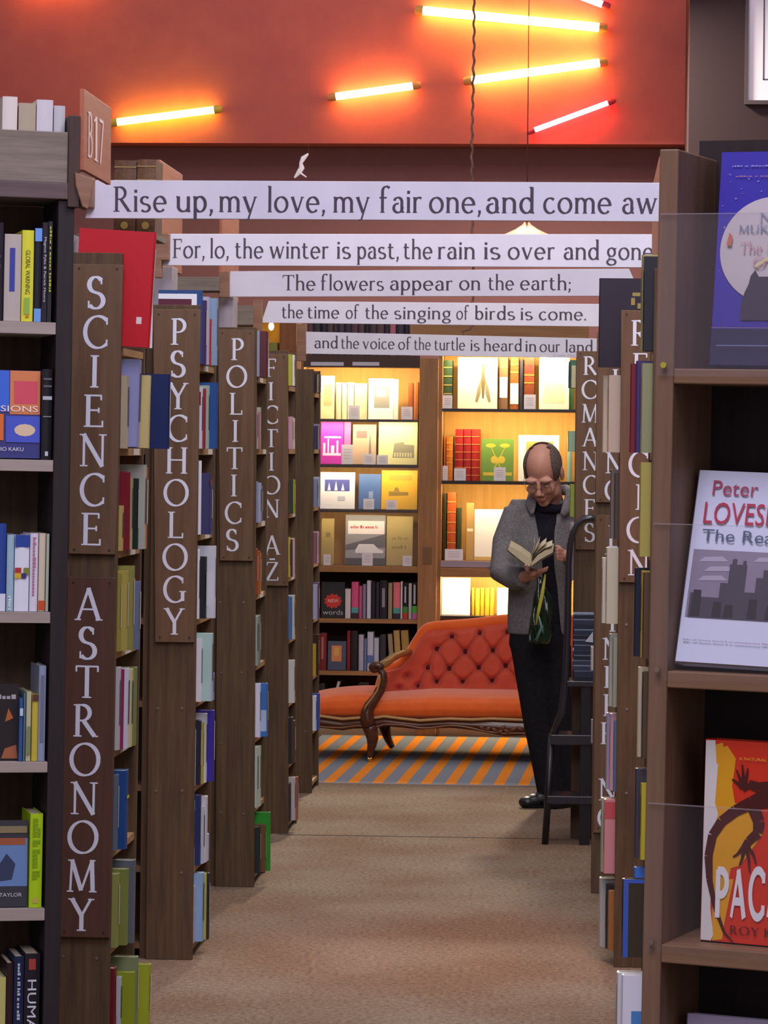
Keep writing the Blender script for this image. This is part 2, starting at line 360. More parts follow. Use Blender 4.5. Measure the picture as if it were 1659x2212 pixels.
structure('trim_3', MB().box(c.x, 8.9, YW-1.2, YW-.3, 0, 8.9), mat('#382a2e', .9))
# ---------------------------------------------------------------- coloured tube lights on the red panel
def tube_light(p0, p1, color, strength, r, label):
    Y = YW-.25-.075; A = P(*p0, Y); B = P(*p1, Y); d = (B-A).normalized()
    t = thing('tube_light', label, 'tube light', Matrix.Translation((A+B)/2), 'coloured tube lights on the red wall')
    h = (B-A)/2
    MB().tube([-h+d*.05, h-d*.05], r, 14).build('glowing_tube', mat(color, .4, emit=(color, strength)), t, smooth=True)
    for s in (-1, 1):
        e = h*s; cp = MB().tube([e-d*s*.06, e-d*s*.02, e], [r*1.12, r*1.12, r*.8], 14)
        cp.tube([e-d*s*.045, e-d*s*.045+Vector((0, .075, 0))], .012, 8)
        cp.build('end_cap', mat(tuple(x*.6+.02 for x in lin(color)[:3]), .4), t, smooth=True)
tube_light((236, 266), (480, 235), (1.0, .74, .06), 24, .027, 'yellow tube light glowing on the red wall beside the B17 board')
tube_light((708, 211), (909, 183), (1.0, .44, .10), 40, .027, 'short orange tube light in the middle of the red wall')
tube_light((1001, 176), (1313, 133), (1.0, .47, .10), 44, .030, 'long orange tube light slanting up behind the hanging rope')
tube_light((896, 21), (1312, 61), (1.0, .50, .085), 44, .032, 'longest orange tube light, slanting down behind the hanging rope')
tube_light((1138, 287), (1330, 216), (1.0, .035, .06), 40, .019, 'slim crimson tube light at the bottom corner of the red wall')
tube_light((1130, -55), (1318, 16), (1.0, .06, .09), 30, .026, 'pink tube light at the top edge of the red wall')
tube_light((20, -60), (230, -85), (1.0, .36, .07), 38, .028, 'orange tube light high above the B17 board')
# ---------------------------------------------------------------- framed picture on the dark wall
def framed_picture():
    Y = YW-1.2; M = frame(P(1608, 226, Y)); M[2][3] = P(1608, 226, Y).z
    t = thing('framed_picture', 'white mounted picture in a thin grey frame on the dark wall', 'picture', M)
    w, h = .62, .95; f = MB()
    for x0, x1, z0, z1 in ((0, w, 0, .028), (0, w, h-.028, h), (0, .022, .028, h-.028), (w-.022, w, .028, h-.028)): f.box(x0, x1, -.03, 0, z0, z1)
    f.build('picture_frame', mat('#4d4448', .5), t)
    MB().box(.022, w-.022, -.018, -.002, .028, h-.028).build('mount', mat('#e6e6f4', .7), t)
    mb = MB(); x0 = .125
    for a, b, c, d in ((x0, w-x0, .17, .178), (x0, w-x0, h-.2, h-.192), (x0, x0+.008, .17, h-.2), (w-x0-.008, w-x0, .17, h-.2)): mb.box(a, b, -.0195, -.018, c, d)
    mb.build('drawn_border', mat('#454558', .7), t)
framed_picture()
# ---------------------------------------------------------------- books
def book_mesh(d, t, h, bt=.0025, rnd=True):
    """spine at y=0 facing -y, thickness along x, depth along y"""
    n = 5 if rnd and t > .012 else 1
    out = [(0, d)] + [(t*i/n, (-math.sin(math.pi*i/n)*min(.004, t*.2)) if n > 1 else 0) for i in range(n+1)] + [(t, d)]
    inn = [(t-bt, d), (t-bt, bt)] + [(bt, bt), (bt, d)]
    poly = out + inn
    mb = MB(); k = len(poly)
    v = [(p[0], p[1], 0) for p in poly] + [(p[0], p[1], h) for p in poly]
    fs = [(i, (i+1) % k, (i+1) % k+k, i+k) for i in range(k)]
    # caps: boards and spine as quads
    m = len(out)
    for o, flip in ((0, True), (k, False)):
        q = [(o+0, o+1, o+m+2, o+m+3), (o+m-2, o+m-1, o+m, o+m+1)]
        q.append(tuple([o+i for i in range(1, m-1)] + [o+m+1, o+m+2]))
        for f in q: fs.append(f[::-1] if flip else f)
    mb.add(v, fs); return mb
NB = [0]
def book(M, d, t, h, color, label, group=None, pages=True, face=None, spine=None, rough=.45, name='book', bt=None, label_parts=None):
    bt = bt or min(.003, t*.12)
    m = color if not isinstance(color, (str, tuple)) else mat(color, rough)
    o = book_mesh(d, t, h, bt).build(name, m); o.matrix_world = M
    tag(o, label, 'book', group); NB[0] += 1
    if pages:
        MB().box(bt+.0002, t-bt-.0002, bt+.0002, d-.004, .003, h-.003).build('pages', PAGE, o)
    for i, it in enumerate(face or []):
        nm, polys, c = it; k = .0005+.0004*i
        polys = [[(min(max(u, .0006), d-.0006), min(max(v, .0006), h-.0006)) for u, v in pl] for pl in polys]
        MB().flat(polys, lambda u, v: (t+k, u, v)).build(nm, c if not isinstance(c, (str, tuple)) else mat(c, rough), o)
    for i, it in enumerate(spine or []):
        nm, polys, c = it; k = .0045+.0004*i
        MB().flat(polys, lambda u, v: (u, -k, v)).build(nm, c if not isinstance(c, (str, tuple)) else mat(c, rough), o)
    return o
RZ = lambda a: Matrix.Rotation(math.radians(a), 4, 'Z')
RX = lambda a: Matrix.Rotation(math.radians(a), 4, 'X')
RY = lambda a: Matrix.Rotation(math.radians(a), 4, 'Y')
T_ = lambda x, y, z: Matrix.Translation((x, y, z))
def rect(x0, x1, z0, z1): return [[(x0, z0), (x1, z0), (x1, z1), (x0, z1)]]
NAMES = {}
def cname(c):
    """everyday colour word of a hex colour"""
    ref = {'white':'#e8e8ee','cream':'#dcd2a8','pale grey':'#b8b8bc','grey':'#808488','dark grey':'#45454a','black':'#201e22','navy':'#22305c','blue':'#3060b0','pale blue':'#8cb0d8','lavender':'#9898c4','purple':'#4c3a86','maroon':'#5a2030','red':'#b02428','orange':'#d07030','tan':'#b08c5c','brown':'#684428','olive':'#8a8638','sage green':'#98a888','green':'#3c8c30','dark green':'#24442c','lime':'#b4c820','yellow':'#dcc83c','pink':'#d87a90','magenta':'#b03870','pale aqua':'#a8ccc8','beige':'#c4b498','slate blue':'#4a5a80','teal':'#2c6a80','ochre':'#b0942c'}
    r = [int(c.lstrip('#')[i:i+2], 16) for i in (0, 2, 4)]
    return min(ref, key=lambda n: sum((r[j]-int(ref[n][1+2*j:3+2*j], 16))**2*(3, 4, 2)[j] for j in range(3)))
# ================================================================ the bookcases lining the aisle, each with a lettered end panel
OAKD = mat('#665138', .6, 'wood', '#473728', axis='Z', bump=.15)
OAKS = mat('#7d6044', .6, 'wood', '#604834', axis='Z', bump=.15)
SHELF = mat('#b08a5e', .55, 'wood', '#8e6c46', axis='Y')
BACKP = mat('#4a3a2c', .8, 'wood', '#372a20', axis='Z')
BOARD = mat('#745a44', .6, 'wood', '#604732', axis='Z', bump=.1)
BOARD_SHADED = mat('#5f4034', .6, 'wood', '#4f352a', axis='Z', bump=.1)  # same board wood, darker: light fading lower down is painted in
LETTER = mat('#dfe4f2', .5)
SCREW = mat('#a09a94', .35, metal=.8)
ZS = [1.975, 1.695, 1.41, 1.13, .855, .575, .305, .05]
TICKETS = {'SCIENCE': (1, 2, 3, 4), 'PSYCHOLOGY': (0, 1, 2), 'POLITICS': (0, 1, 2, 3), 'FICTION': (2, 3)}
def unit(key, side, edge, Y, L, w, H, lean, boards, label, wood=None, zs=ZS, screws=()):
    p = P(edge, 970, Y); M = frame((p.x-lean*1.7, Y), 0, lean)
    t = thing('bookcase', label, 'bookcase', M, 'bookcases lining the aisle')
    s = side; X = (lambda a, b: (min(-s*a, -s*b), max(-s*a, -s*b)))     # distance from the aisle face -> x range
    wood = wood or OAKD
    for y in (0, L-.022):
        MB().box(*X(0, w), y, y+.022, 0, H).build('side_panel', wood, t, bevel=.002)
    MB().box(*X(w-.012, w), .022, L-.022, .03, H).build('back_panel', BACKP, t)
    MB().box(*X(.02, w-.012), .022, L-.022, 0, .03).build('plinth', wood, t)
    for i, z in enumerate(zs):
        sh = MB().box(*X(.004, w-.012), .022, L-.022, z-.02, z).build('shelf', SHELF, t)
        if i in TICKETS.get(key, ()):
            q = .16+.05*((i*7) % 4)
            MB().box(*X(.0028, .004), q, q+.12, z-.019, z-.001).build('shelf_ticket', mat('#d8d4cc', .6), sh)
    for b in boards:
        (tl, tr, br, bl), letters, m = b
        q = [loc(*c, M, -.016) for c in (tl, tr, br, bl)]
        bo = MB().prism([(v.x, v.z) for v in q], -.016, 0).build('sign_board', m, t, bevel=.0015)
        lt = MB()
        for ch, cx, y0, y1 in letters:
            if ch == ' ':
                lt.build('lettering', LETTER, bo); lt = MB(); continue
            a = loc(cx, y0, M, -.0165); c = loc(cx, y1, M, -.0165); k = a.z-c.z
            g = SERIF[ch]; e = extent(g); xm = (e[0]+e[1])/2
            lt.flat([[((u-xm)*k+(a.x+c.x)/2, c.z+v*k) for u, v in pl] for pl in g], lambda u, v: (u, -.0167, v))
        if letters: lt.build('lettering', LETTER, bo)
        for f, g in ((.12, .015), (.88, .015), (.12, .985), (.88, .985)):
            x = q[0].x*(1-f)+q[1].x*f if g < .5 else q[3].x*(1-f)+q[2].x*f
            z = q[0].z*(1-g)+q[3].z*g
            MB().tube([(x, -.0158, z), (x, -.0175, z)], .0032, 8).build('screw', mat('#3a2c24', .5), bo)
    if screws:
        for px, py in screws:
            v = loc(px, py, M, -.001); MB().tube([(v.x, .002, v.z), (v.x, -.002, v.z)], .0045, 8).build('screw', SCREW, t)
    return dict(M=M, L=L, w=w, H=H, side=side, key=key, zs=zs, t=t)
def stack(word_, cx0, y0, cx1, y1, cap, pitch=None):
    """letters of a vertical word between first-letter top y0 and last-letter bottom y1"""
    n = len(word_); p = (y1-cap-y0)/(n-1); out = []
    for i, ch in enumerate(word_):
        a = y0+i*p; f = i/(n-1); out.append((ch, cx0+(cx1-cx0)*f, a, a+cap))
    return out
def run(U, name):
    M, L, w = U['M'], U['L'], U['w']; t = thing('bookcase', f'dark wooden bookcase reaching back behind the {name} panel', 'bookcase', M, 'bookcases behind the end panels')
    x1, x0 = -w-.003, -w-1.3; y0, y1 = .03, L-.03
    for x in (x0, x1-.022): MB().box(x, x+.022, y0, y1, 0, 2.08).build('side_panel', OAKD, t)
    MB().box(x0+.022, x1-.022, (y0+y1)/2-.006, (y0+y1)/2+.006, .03, 2.06).build('centre_panel', BACKP, t)
    for z in ZS[1:]: MB().box(x0+.022, x1-.022, y0+.004, (y0+y1)/2-.006, z-.02, z).build('shelf', OAKS, t)
    MB().box(x0+.022, x1-.022, y0, y1, 2.06, 2.08).build('top_panel', OAKD, t)
U_SCI = unit('SCIENCE', 1, 257, 8.9, .50, .153, 2.235, .011,
    [([(158, 570), (266, 572), (248, 1198), (148, 1196)], stack('SCIENCE', 208, 597, 197, 1178, 70), BOARD),
     ([(146, 1246), (249, 1248), (236, 2026), (126, 2024)], stack('ASTRONOMY', 192, 1270, 175, 2011, 70), BOARD_SHADED)],
    'dark wooden bookcase with end panel lettered SCIENCE and ASTRONOMY', screws=((137, 2065), (209, 2070)))
U_PSY = unit('PSYCHOLOGY', 1, 428, 10.65, .485, .155, 2.17, .004,
    [([(331, 668), (433, 669), (419, 1388), (335, 1387)], stack('PSYCHOLOGY', 386, 688, 376, 1371, 57), BOARD)],
    'dark wooden bookcase with end panel lettered PSYCHOLOGY', screws=((341, 1530), (393, 1530), (337, 1708), (393, 1708), (392, 1885)))
U_POL = unit('POLITICS', 1, 553, 12.45, .445, .150, 2.165, -.003,
    [([(471, 712), (550, 713), (546, 1212), (475, 1211)], stack('POLITICS', 513, 731, 502, 1190, 47), BOARD)],
    'dark wooden bookcase with end panel lettered POLITICS', screws=((475, 1301), (526, 1301), (478, 1453), (522, 1453), (477, 1605), (477, 1755), (526, 1758)))
U_FIC = unit('FICTION', 1, 622, 14.2, .43, .150, 2.13, -.009,
    [([(557, 764), (621, 765), (622, 1266), (562, 1265)], stack('FICTION', 585, 775, 587, 1118, 39)+[(' ', 0, 0, 0), ('A', 588, 1157, 1198), ('-', 588, 1188, 1228), ('Z', 588, 1214, 1254)], BOARD)],
    'dark wooden bookcase with end panel lettered FICTION A-Z')
U_END = unit('plain', 1, 677, 15.9, .40, .150, 2.09, -.004, [], 'dark wooden bookcase with a plain end panel before the striped rug', screws=((660, 1356), (660, 1580)))
U_REL = unit('RELIGION', -1, 1339, 10.67, .485, .155, 2.15, .002,
    [([(1342, 670), (1440, 671), (1432, 1259), (1337, 1258)], stack('RELIGION', 1385, 692, 1379, 1243, 55), BOARD)],
    'dark wooden bookcase with end panel lettered RELIGION', screws=((1353, 1349), (1354, 1532), (1353, 1713)))
U_ENG = unit('ENGINEERING', -1, 1287, 12.45, .45, .155, 2.155, .001,
    [([(1290, 720), (1374, 721), (1372, 1086), (1287, 1085)], stack('MINING', 1330, 738, 1326, 1082, 46), BOARD),
     ([(1288, 1112), (1372, 1113), (1364, 1800), (1282, 1799)], stack('ENGINEERING', 1328, 1135, 1311, 1790, 47), BOARD)],
    'dark wooden bookcase with end panel lettered ENGINEERING')
U_ROM = unit('ROMANCES', -1, 1242, 14.2, .43, .150, 2.11, .002,
    [([(1245, 758), (1319, 759), (1317, 1188), (1243, 1187)], stack('ROMANCES', 1276, 770, 1274, 1170, 40), BOARD)],
    'dark wooden bookcase with end panel lettered ROMANCES')
for U_, n_ in ((U_PSY, 'PSYCHOLOGY'), (U_POL, 'POLITICS'), (U_FIC, 'FICTION')): run(U_, n_)
U_FAR = unit('hidden', -1, 1408, 8.9, .50, .153, 2.2, .004, [], 'dark wooden bookcase almost hidden behind the open shelves of novels')
SHELFNAME = ['top', 'second', 'third', 'fourth', 'fifth', 'sixth', 'seventh', 'bottom']
UDESC = {'SCIENCE': 'the SCIENCE bookcase', 'PSYCHOLOGY': 'the PSYCHOLOGY bookcase', 'POLITICS': 'the POLITICS bookcase', 'FICTION': 'the FICTION bookcase', 'plain': 'the plain-ended bookcase', 'RELIGION': 'the RELIGION bookcase', 'ENGINEERING': 'the ENGINEERING bookcase', 'ROMANCES': 'the ROMANCES bookcase', 'hidden': 'the half-hidden bookcase'}
def aisle(U, si, items, y0=.028):
    """books on shelf si of unit U, near to far: (colour, visible outer edge px, top px, opts)"""
    M, s = U['M'], U['side']; y = y0; z = U['zs'][si]+.001
    n = len(items)
    for i, it in enumerate(items):
        c, xr, top = it[:3]; o = it[3] if len(it) > 3 else {}
        t = o.get('t', random.uniform(.03, .046)); v = loc(xr, top, M, y+t)
        sx = v.x; gap = (U['zs'][si-1]-.021-z-.004) if si else .5
        h = max(.09, min(v.z-z, gap)); d = min(o.get('d', random.uniform(.125, .15)), s*sx+U['w']-.014)
        lean = o.get('lean', 0); sw_ = h*math.sin(math.radians(abs(lean)))
        if lean*s < 0: y += sw_
        if s > 0:
            B = M @ T_(sx, y, z) @ RZ(90)
        else:
            B = M @ T_(sx, y+t, z) @ RZ(-90)
        if 'tilt' in o: B = B @ RX(o['tilt'])
        if lean: B = B @ T_(t/2, 0, 0) @ RY(lean) @ T_(-t/2, 0, abs(math.sin(math.radians(lean)))*t/2)
        lab = f"{o.get('n', cname(c))} book, {ORD[i]} of {n} on the {SHELFNAME[si]} shelf of {UDESC[U['key']]}"
        face = sp = None; F = -1
        if 'band' in o: sp = [('spine_label', rect(.003, t-.003, h*o['band'][1], h*o['band'][2]), o['band'][0])]
        elif t > .02 and random.random() < .7:
            dark = sum(lin(c)[:3]) > .9
            sp = [('spine_label', rect(t*.25, t*.75, h*.3, h*.85), '#4a4a52' if dark else '#c8c4b4')]
        b = book(B, d, t, h, c, lab, UDESC[U['key']].replace('the ', '')+' books', spine=sp, rough=o.get('rough', .4))
        if 'cover' in o:      # decoration on the board that faces up the aisle towards the door: list of (colour, u0,u1,v0,v1) fractions
            mbk = 0
            for (cc, u0, u1, v0, v1) in o['cover']:
                mbk += 1; xx = -.0006*mbk if s > 0 else t+.0006*mbk
                MB().flat(rect(u0*d, u1*d, v0*h, v1*h), lambda u, v: (xx, u, v)).build('cover_panel', mat(cc, .45), b)
        y += t+.0015+(sw_ if lean*s > 0 else 0)
# --- SCIENCE
aisle(U_SCI, 0, [('#c41f2c', 326, 503, dict(t=.03, d=.235, tilt=2.5, n='tall scarlet', cover=[('#e8d8d8', .10, .17, .20, .26)])), ('#e4e4ea', 331, 525, dict(t=.02, d=.2))])
aisle(U_SCI, 1, [('#b0a488', 278, 812), ('#8c90bc', 303, 779, dict(lean=5, t=.05)), ('#c8b878', 324, 812, dict(lean=3)), ('#1c2a5c', 367, 809, dict(n='navy white-labelled', lean=0, d=.2, cover=[('#c8cce0', .30, .70, .22, .90), ('#3a4468', .46, .66, .62, .86)]))])
aisle(U_SCI, 2, [('#b8a05c', 267, 1092), ('#7c1c2c', 281, 1020, dict(lean=-3)), ('#b0a070', 287, 1030), ('#1c2c28', 299, 1034, dict(lean=-2)), ('#a8aca0', 316, 1004), ('#b86438', 319, 1010)])
aisle(U_SCI, 3, [('#948c3c', 262, 1238), ('#a89c50', 277, 1232), ('#8c8848', 290, 1222), ('#64708c', 303, 1255)])
aisle(U_SCI, 4, [('#b4b4b8', 261, 1440), ('#8c2450', 267, 1445, dict(t=.02)), ('#c8ccd8', 279, 1442), ('#c4b888', 287, 1444), ('#74844c', 296, 1440)])
aisle(U_SCI, 5, [('#5c6878', 256, 1672), ('#1c4884', 277, 1661, dict(t=.05, band=('#c8c430', .64, .68)))])
aisle(U_SCI, 6, [('#88904c', 258, 1884), ('#78823f', 278, 1874), ('#5c6470', 292, 1855)])
aisle(U_SCI, 7, [('#701c28', 251, 2088, dict(lean=-3)), ('#b4bcc4', 262, 2108), ('#8a9a20', 291, 2097), ('#7c8860', 298, 2064), ('#98a428', 325, 2082, dict(lean=4))])
# --- PSYCHOLOGY
aisle(U_PSY, 0, [('#2c4c84', 437, 628, dict(t=.03, d=.165, n='tall blue-bordered', lean=0, cover=[('#e8ecf4', .10, 1.0, .06, .95), ('#5c2438', .22, 1.0, .5, .88)])), ('#44305c', 446, 650), ('#a8a8c0', 452, 642), ('#b82c30', 456, 690), ('#7c98b4', 470, 645)], y0=.024)
aisle(U_PSY, 1, [('#c8c8d4', 437, 836, dict(cover=[('#7c2434', 0, 1, .7, .92)])), ('#8c2c38', 444, 840), ('#9ab0a0', 452, 833), ('#245090', 470, 827)])
aisle(U_PSY, 2, [('#dce0ea', 434, 995, dict(t=.02)), ('#3c3c64', 455, 1022, dict(band=('#a03038', .8, .9))), ('#34508c', 458, 1040)])
aisle(U_PSY, 3, [('#dce0e8', 431, 1186), ('#24242c', 446, 1202, dict(band=('#c8ccd4', .2, .75))), ('#c4ccd8', 466, 1179)])
aisle(U_PSY, 4, [('#d4dce4', 436, 1380), ('#a4c8c4', 460, 1367), ('#8c8cc8', 462, 1470)])
aisle(U_PSY, 5, [('#d8d4dc', 422, 1575), ('#20283c', 434, 1555), ('#a8a848', 440, 1560), ('#d0d4dc', 447, 1540), ('#38309c', 463, 1533)])
aisle(U_PSY, 6, [('#d0c8a4', 420, 1728), ('#243468', 434, 1715), ('#b4c4dc', 441, 1740), ('#c4c8d0', 448, 1718), ('#a8c0e4', 450, 1805)])
aisle(U_PSY, 7, [('#a8b0b4', 421, 1912), ('#88acd4', 440, 1881), ('#a8b060', 445, 1885, dict(t=.02)), ('#28282c', 452, 1884)])
# --- POLITICS
aisle(U_POL, 0, [('#9aa4c0', 560, 715), ('#5c2c34', 577, 716), ('#7c4034', 579, 718)])
aisle(U_POL, 1, [('#b0b4a8', 556, 882), ('#c0707c', 561, 890), ('#a8b0a0', 563, 880)])
aisle(U_POL, 2, [('#8c98bc', 557, 1040), ('#a4acc8', 564, 1043), ('#7c7c9c', 566, 1050)])
aisle(U_POL, 3, [('#984c2c', 556, 1185), ('#a85430', 561, 1190), ('#b08848', 563, 1195)])
aisle(U_POL, 4, [('#9ca89c', 557, 1330), ('#78887c', 562, 1328)])
aisle(U_POL, 5, [('#a03c34', 550, 1482), ('#d4dcec', 562, 1476), ('#3c70b4', 578, 1475, dict(n='blue and white', cover=[('#a8bcd8', .0, 1, .1, .5)]))])
aisle(U_POL, 6, [('#b4c4b4', 557, 1612), ('#a8b8a4', 563, 1610)])
aisle(U_POL, 7, [('#28302c', 562, 1784), ('#6c4c34', 573, 1780), ('#2c8c2c', 583, 1745, dict(t=.02, d=.18, n='bright green'))])
# --- FICTION
aisle(U_FIC, 0, [('#b8bc40', 631, 766), ('#e0e4ec', 636, 767)])
aisle(U_FIC, 1, [('#cc9cb0', 632, 900), ('#d0d4b4', 636, 903)])
aisle(U_FIC, 2, [('#3c4038', 632, 1035), ('#9ca434', 637, 1036)])
aisle(U_FIC, 3, [('#c8c834', 626, 1160), ('#5c2c50', 631, 1165), ('#c4b0a4', 636, 1162)])
aisle(U_FIC, 4, [('#5078b4', 630, 1288), ('#c0ccc0', 636, 1285)])
aisle(U_FIC, 5, [('#ccd0c8', 636, 1425)])
aisle(U_FIC, 6, [('#2c2c2c', 632, 1548), ('#443c34', 637, 1555)])
aisle(U_FIC, 7, [('#3c3430', 628, 1690), ('#b8b4b4', 637, 1678), ('#9c5c50', 643, 1677)])
# --- plain end
aisle(U_END, 0, [('#24243c', 684, 808), ('#a89050', 688, 812), ('#34446c', 692, 860)])
aisle(U_END, 1, [('#3c3c60', 686, 920), ('#8c8cac', 690, 916)])
aisle(U_END, 2, [('#8090b0', 686, 1035), ('#a8b0c8', 690, 1030)])
aisle(U_END, 3, [('#8c5c6c', 684, 1150), ('#c0a8b4', 688, 1148)])
aisle(U_END, 4, [('#a4a8c8', 685, 1262), ('#584c78', 689, 1258)])
aisle(U_END, 5, [('#b09830', 682, 1390), ('#302420', 688, 1370)])
aisle(U_END, 6, [('#d8dce8', 683, 1502), ('#34509c', 690, 1497)])
# --- RELIGION (books lean out towards the aisle)
aisle(U_REL, 0, [('#26202e', 1297, 602, dict(t=.035, d=.215, n='tall black gilt-marked', lean=0, cover=[('#9a8848', .50, .62, .80, .84), ('#9a8848', .48, .54, .70, .78), ('#9a8848', .58, .63, .66, .72)]))], y0=.024)
aisle(U_REL, 1, [('#b8ac9c', 1316, 810, dict(t=.05)), ('#c8bca4', 1305, 809, dict(t=.04, cover=[('#c4c440', .4, 1, 0, 1)]))])
aisle(U_REL, 2, [('#4c4440', 1330, 1022), ('#6c6460', 1321, 1014)])
aisle(U_REL, 3, [('#b8bca8', 1312, 1182), ('#c4c4b4', 1303, 1204)])
aisle(U_REL, 4, [('#94a090', 1326, 1376), ('#a4aca0', 1318, 1368)])
aisle(U_REL, 5, [('#5c7cac', 1328, 1556), ('#c4a0a8', 1320, 1538), ('#9c94b0', 1312, 1536)])
aisle(U_REL, 6, [('#c48c94', 1307, 1724, dict(t=.04, cover=[('#b8545c', 0, 1, .74, .97)])), ('#98a890', 1301, 1716)])
aisle(U_REL, 7, [('#9c6c3c', 1316, 1921), ('#2c2c34', 1311, 1908), ('#a8b0ac', 1297, 1893, dict(d=.18))])
# --- the half-hidden bookcase
aisle(U_FAR, 0, [('#24242c', 1393, 556, dict(t=.05)), ('#9c9c58', 1389, 552)])
aisle(U_FAR, 1, [('#8c9068', 1388, 785), ('#443468', 1377, 780), ('#7c2030', 1365, 786, dict(t=.03))])
aisle(U_FAR, 2, [('#a89c50', 1385, 990)])
aisle(U_FAR, 3, [('#5c4430', 1392, 1236), ('#c0a844', 1388, 1232), ('#24283c', 1374, 1226)])
aisle(U_FAR, 4, [('#544434', 1390, 1450), ('#c0b498', 1381, 1440, dict(t=.02))])
aisle(U_FAR, 5, [('#c0b434', 1387, 1690), ('#44404c', 1375, 1658)])
aisle(U_FAR, 6, [('#3c3428', 1347, 1896, dict(t=.03, d=.2, n='dark brown blue-bordered', cover=[('#3c5cb4', 0, .07, 0, 1), ('#3c5cb4', .07, 1, .95, 1)])), ('#3c70c0', 1372, 1862)])
aisle(U_FAR, 7, [('#dce0ec', 1346, 2103, dict(t=.03, d=.2, n='white picture', lean=0, cover=[('#4c88c8', .12, 1, .2, .52), ('#9ab030', .12, 1, .0, .08)])), ('#d0d4dc', 1335, 2096)])
# --- ENGINEERING and ROMANCES: only what sticks out past their panels
aisle(U_ENG, 4, [('#c4c0b8', 1277, 1500)])
aisle(U_ENG, 5, [('#a8a8ac', 1279, 1555)])
aisle(U_ROM, 0, [('#c8c89c', 1236, 790), ('#3c6c50', 1233, 778), ('#2c4474', 1230, 782)])
aisle(U_ROM, 1, [('#94b494', 1229, 945)])
aisle(U_ROM, 2, [('#8ca040', 1233, 1046), ('#782c44', 1237, 1050)])
aisle(U_ROM, 3, [('#b8a8bc', 1236, 1095), ('#a0a4ac', 1233, 1100)])
# ================================================================ headers above the bookcases, brackets and fascia boards
GLOW_TINT = mat('#b06a4e', .6, 'wood', '#a05c42', axis='Y')  # orange cast of the tube lights painted into the fascia colour
GREYWOOD = mat('#8a8074', .75, 'wood', '#6c6258', axis='X', bump=.2)
PALE = mat('#a8a0a8', .7, 'noise', '#9a929c')
BRK = mat('#94705a', .6, 'wood', '#7c5a46', axis='X')
def ubox(U, nm, px0, px1, py0, py1, y0, y1, m):
    a = loc(px0, py0, U['M'], y0); b = loc(px1, py1, U['M'], y0)
    return MB().box(a.x, b.x, y0, y1, b.z, a.z).build(nm, m, U['t'], bevel=.002)
# SCIENCE: raised shelf behind the scarlet book
sw = U_SCI['w']
MB().box(-sw-.02, -sw, .06, .5, 2.0, 2.29).build('header_panel', PALE, U_SCI['t'])
MB().box(-sw, -.0, U_SCI['L']-.022, U_SCI['L'], 2.236, 2.29).build('header_panel', PALE, U_SCI['t'])
MB().box(-sw-.02, loc(339, 500, U_SCI['M'], .26).x, .26, .46, 2.29, 2.305).build('raised_shelf', GREYWOOD, U_SCI['t'])
ubox(U_SCI, 'bracket', 150, 199, 372, 448, .10, .148, BRK)
ubox(U_PSY, 'header_panel', 332, 371, 575, 660, .3, .45, PALE)
ubox(U_PSY, 'bracket', 334, 364, 504, 562, .155, .198, BRK)
ubox(U_PSY, 'bracket_post', 334, 348, 560, 600, .155, .198, BRK)
ubox(U_POL, 'header_panel', 473, 503, 640, 730, .24, .4, PALE)
ubox(U_POL, 'track_beam', 372, 472, 598, 628, .06, .24, GREYWOOD)
ubox(U_POL, 'bracket', 472, 494, 586, 642, .12, .16, BRK)
ubox(U_FIC, 'header_panel', 500, 545, 660, 702, .06, .38, GREYWOOD)
ubox(U_FIC, 'bracket', 545, 566, 648, 765, .12, .15, BRK)
ubox(U_END, 'bracket', 641, 659, 700, 780, .13, .185, BRK)
def fascia(px0, py0, py1, Y0, px1, label, text=None):
    A = P(px0, py0, Y0); z0 = P(px0, py1, Y0).z; r = ray(px1, (py0+py1)/2); Y1 = A.x/(r.x/r.y)
    if Y1 < Y0: Y0, Y1 = Y1, Y0
    M = Matrix.Translation((A.x, Y0, z0)); t = thing('fascia_board', label, 'sign board', M, 'terracotta fascia boards above the shelves')
    s = -1 if px1 > px0 else 1
    MB().box(min(0, s*.011), max(0, s*.011), 0, Y1-Y0, 0, A.z-z0).build('board', GLOW_TINT, t, bevel=.001)
    if text:
        s_, q0, q1, ty0, ty1 = text
        ya = A.x/(ray(q0, ty0).x/ray(q0, ty0).y)-Y0; yb = A.x/(ray(q1, ty0).x/ray(q1, ty0).y)-Y0
        zt = P(q0, ty0, ya+Y0).z-z0; zb = P(q0, ty1, ya+Y0).z-z0
        for i, ch in enumerate(s_):
            k = (yb-ya)/len(s_)
            MB().flat(fit(SERIF[ch], ya+k*i, ya+k*(i+.8), zb, cap=zt-zb), lambda u, v: (.0008, u, v)).build('lettering', mat('#f0d8d4', .5), t)
    return t, Y0, Y1, A, z0
fascia(182, 192, 367, 7.62, 240, 'terracotta end board lettered B17 beside the yellow tube light', ('B17', 190, 226, 240, 338))
fascia(346, 345, 572, 10.93, 394, 'terracotta board passing behind the first two text banners above PSYCHOLOGY', None)
fascia(480, 452, 639.5, 12.72, 516, 'terracotta board behind the slanted ends of the second and third banners', None)
fascia(1424, 338, 553, 9.15, 1409, 'terracotta board peeping out beside the tall post', None)
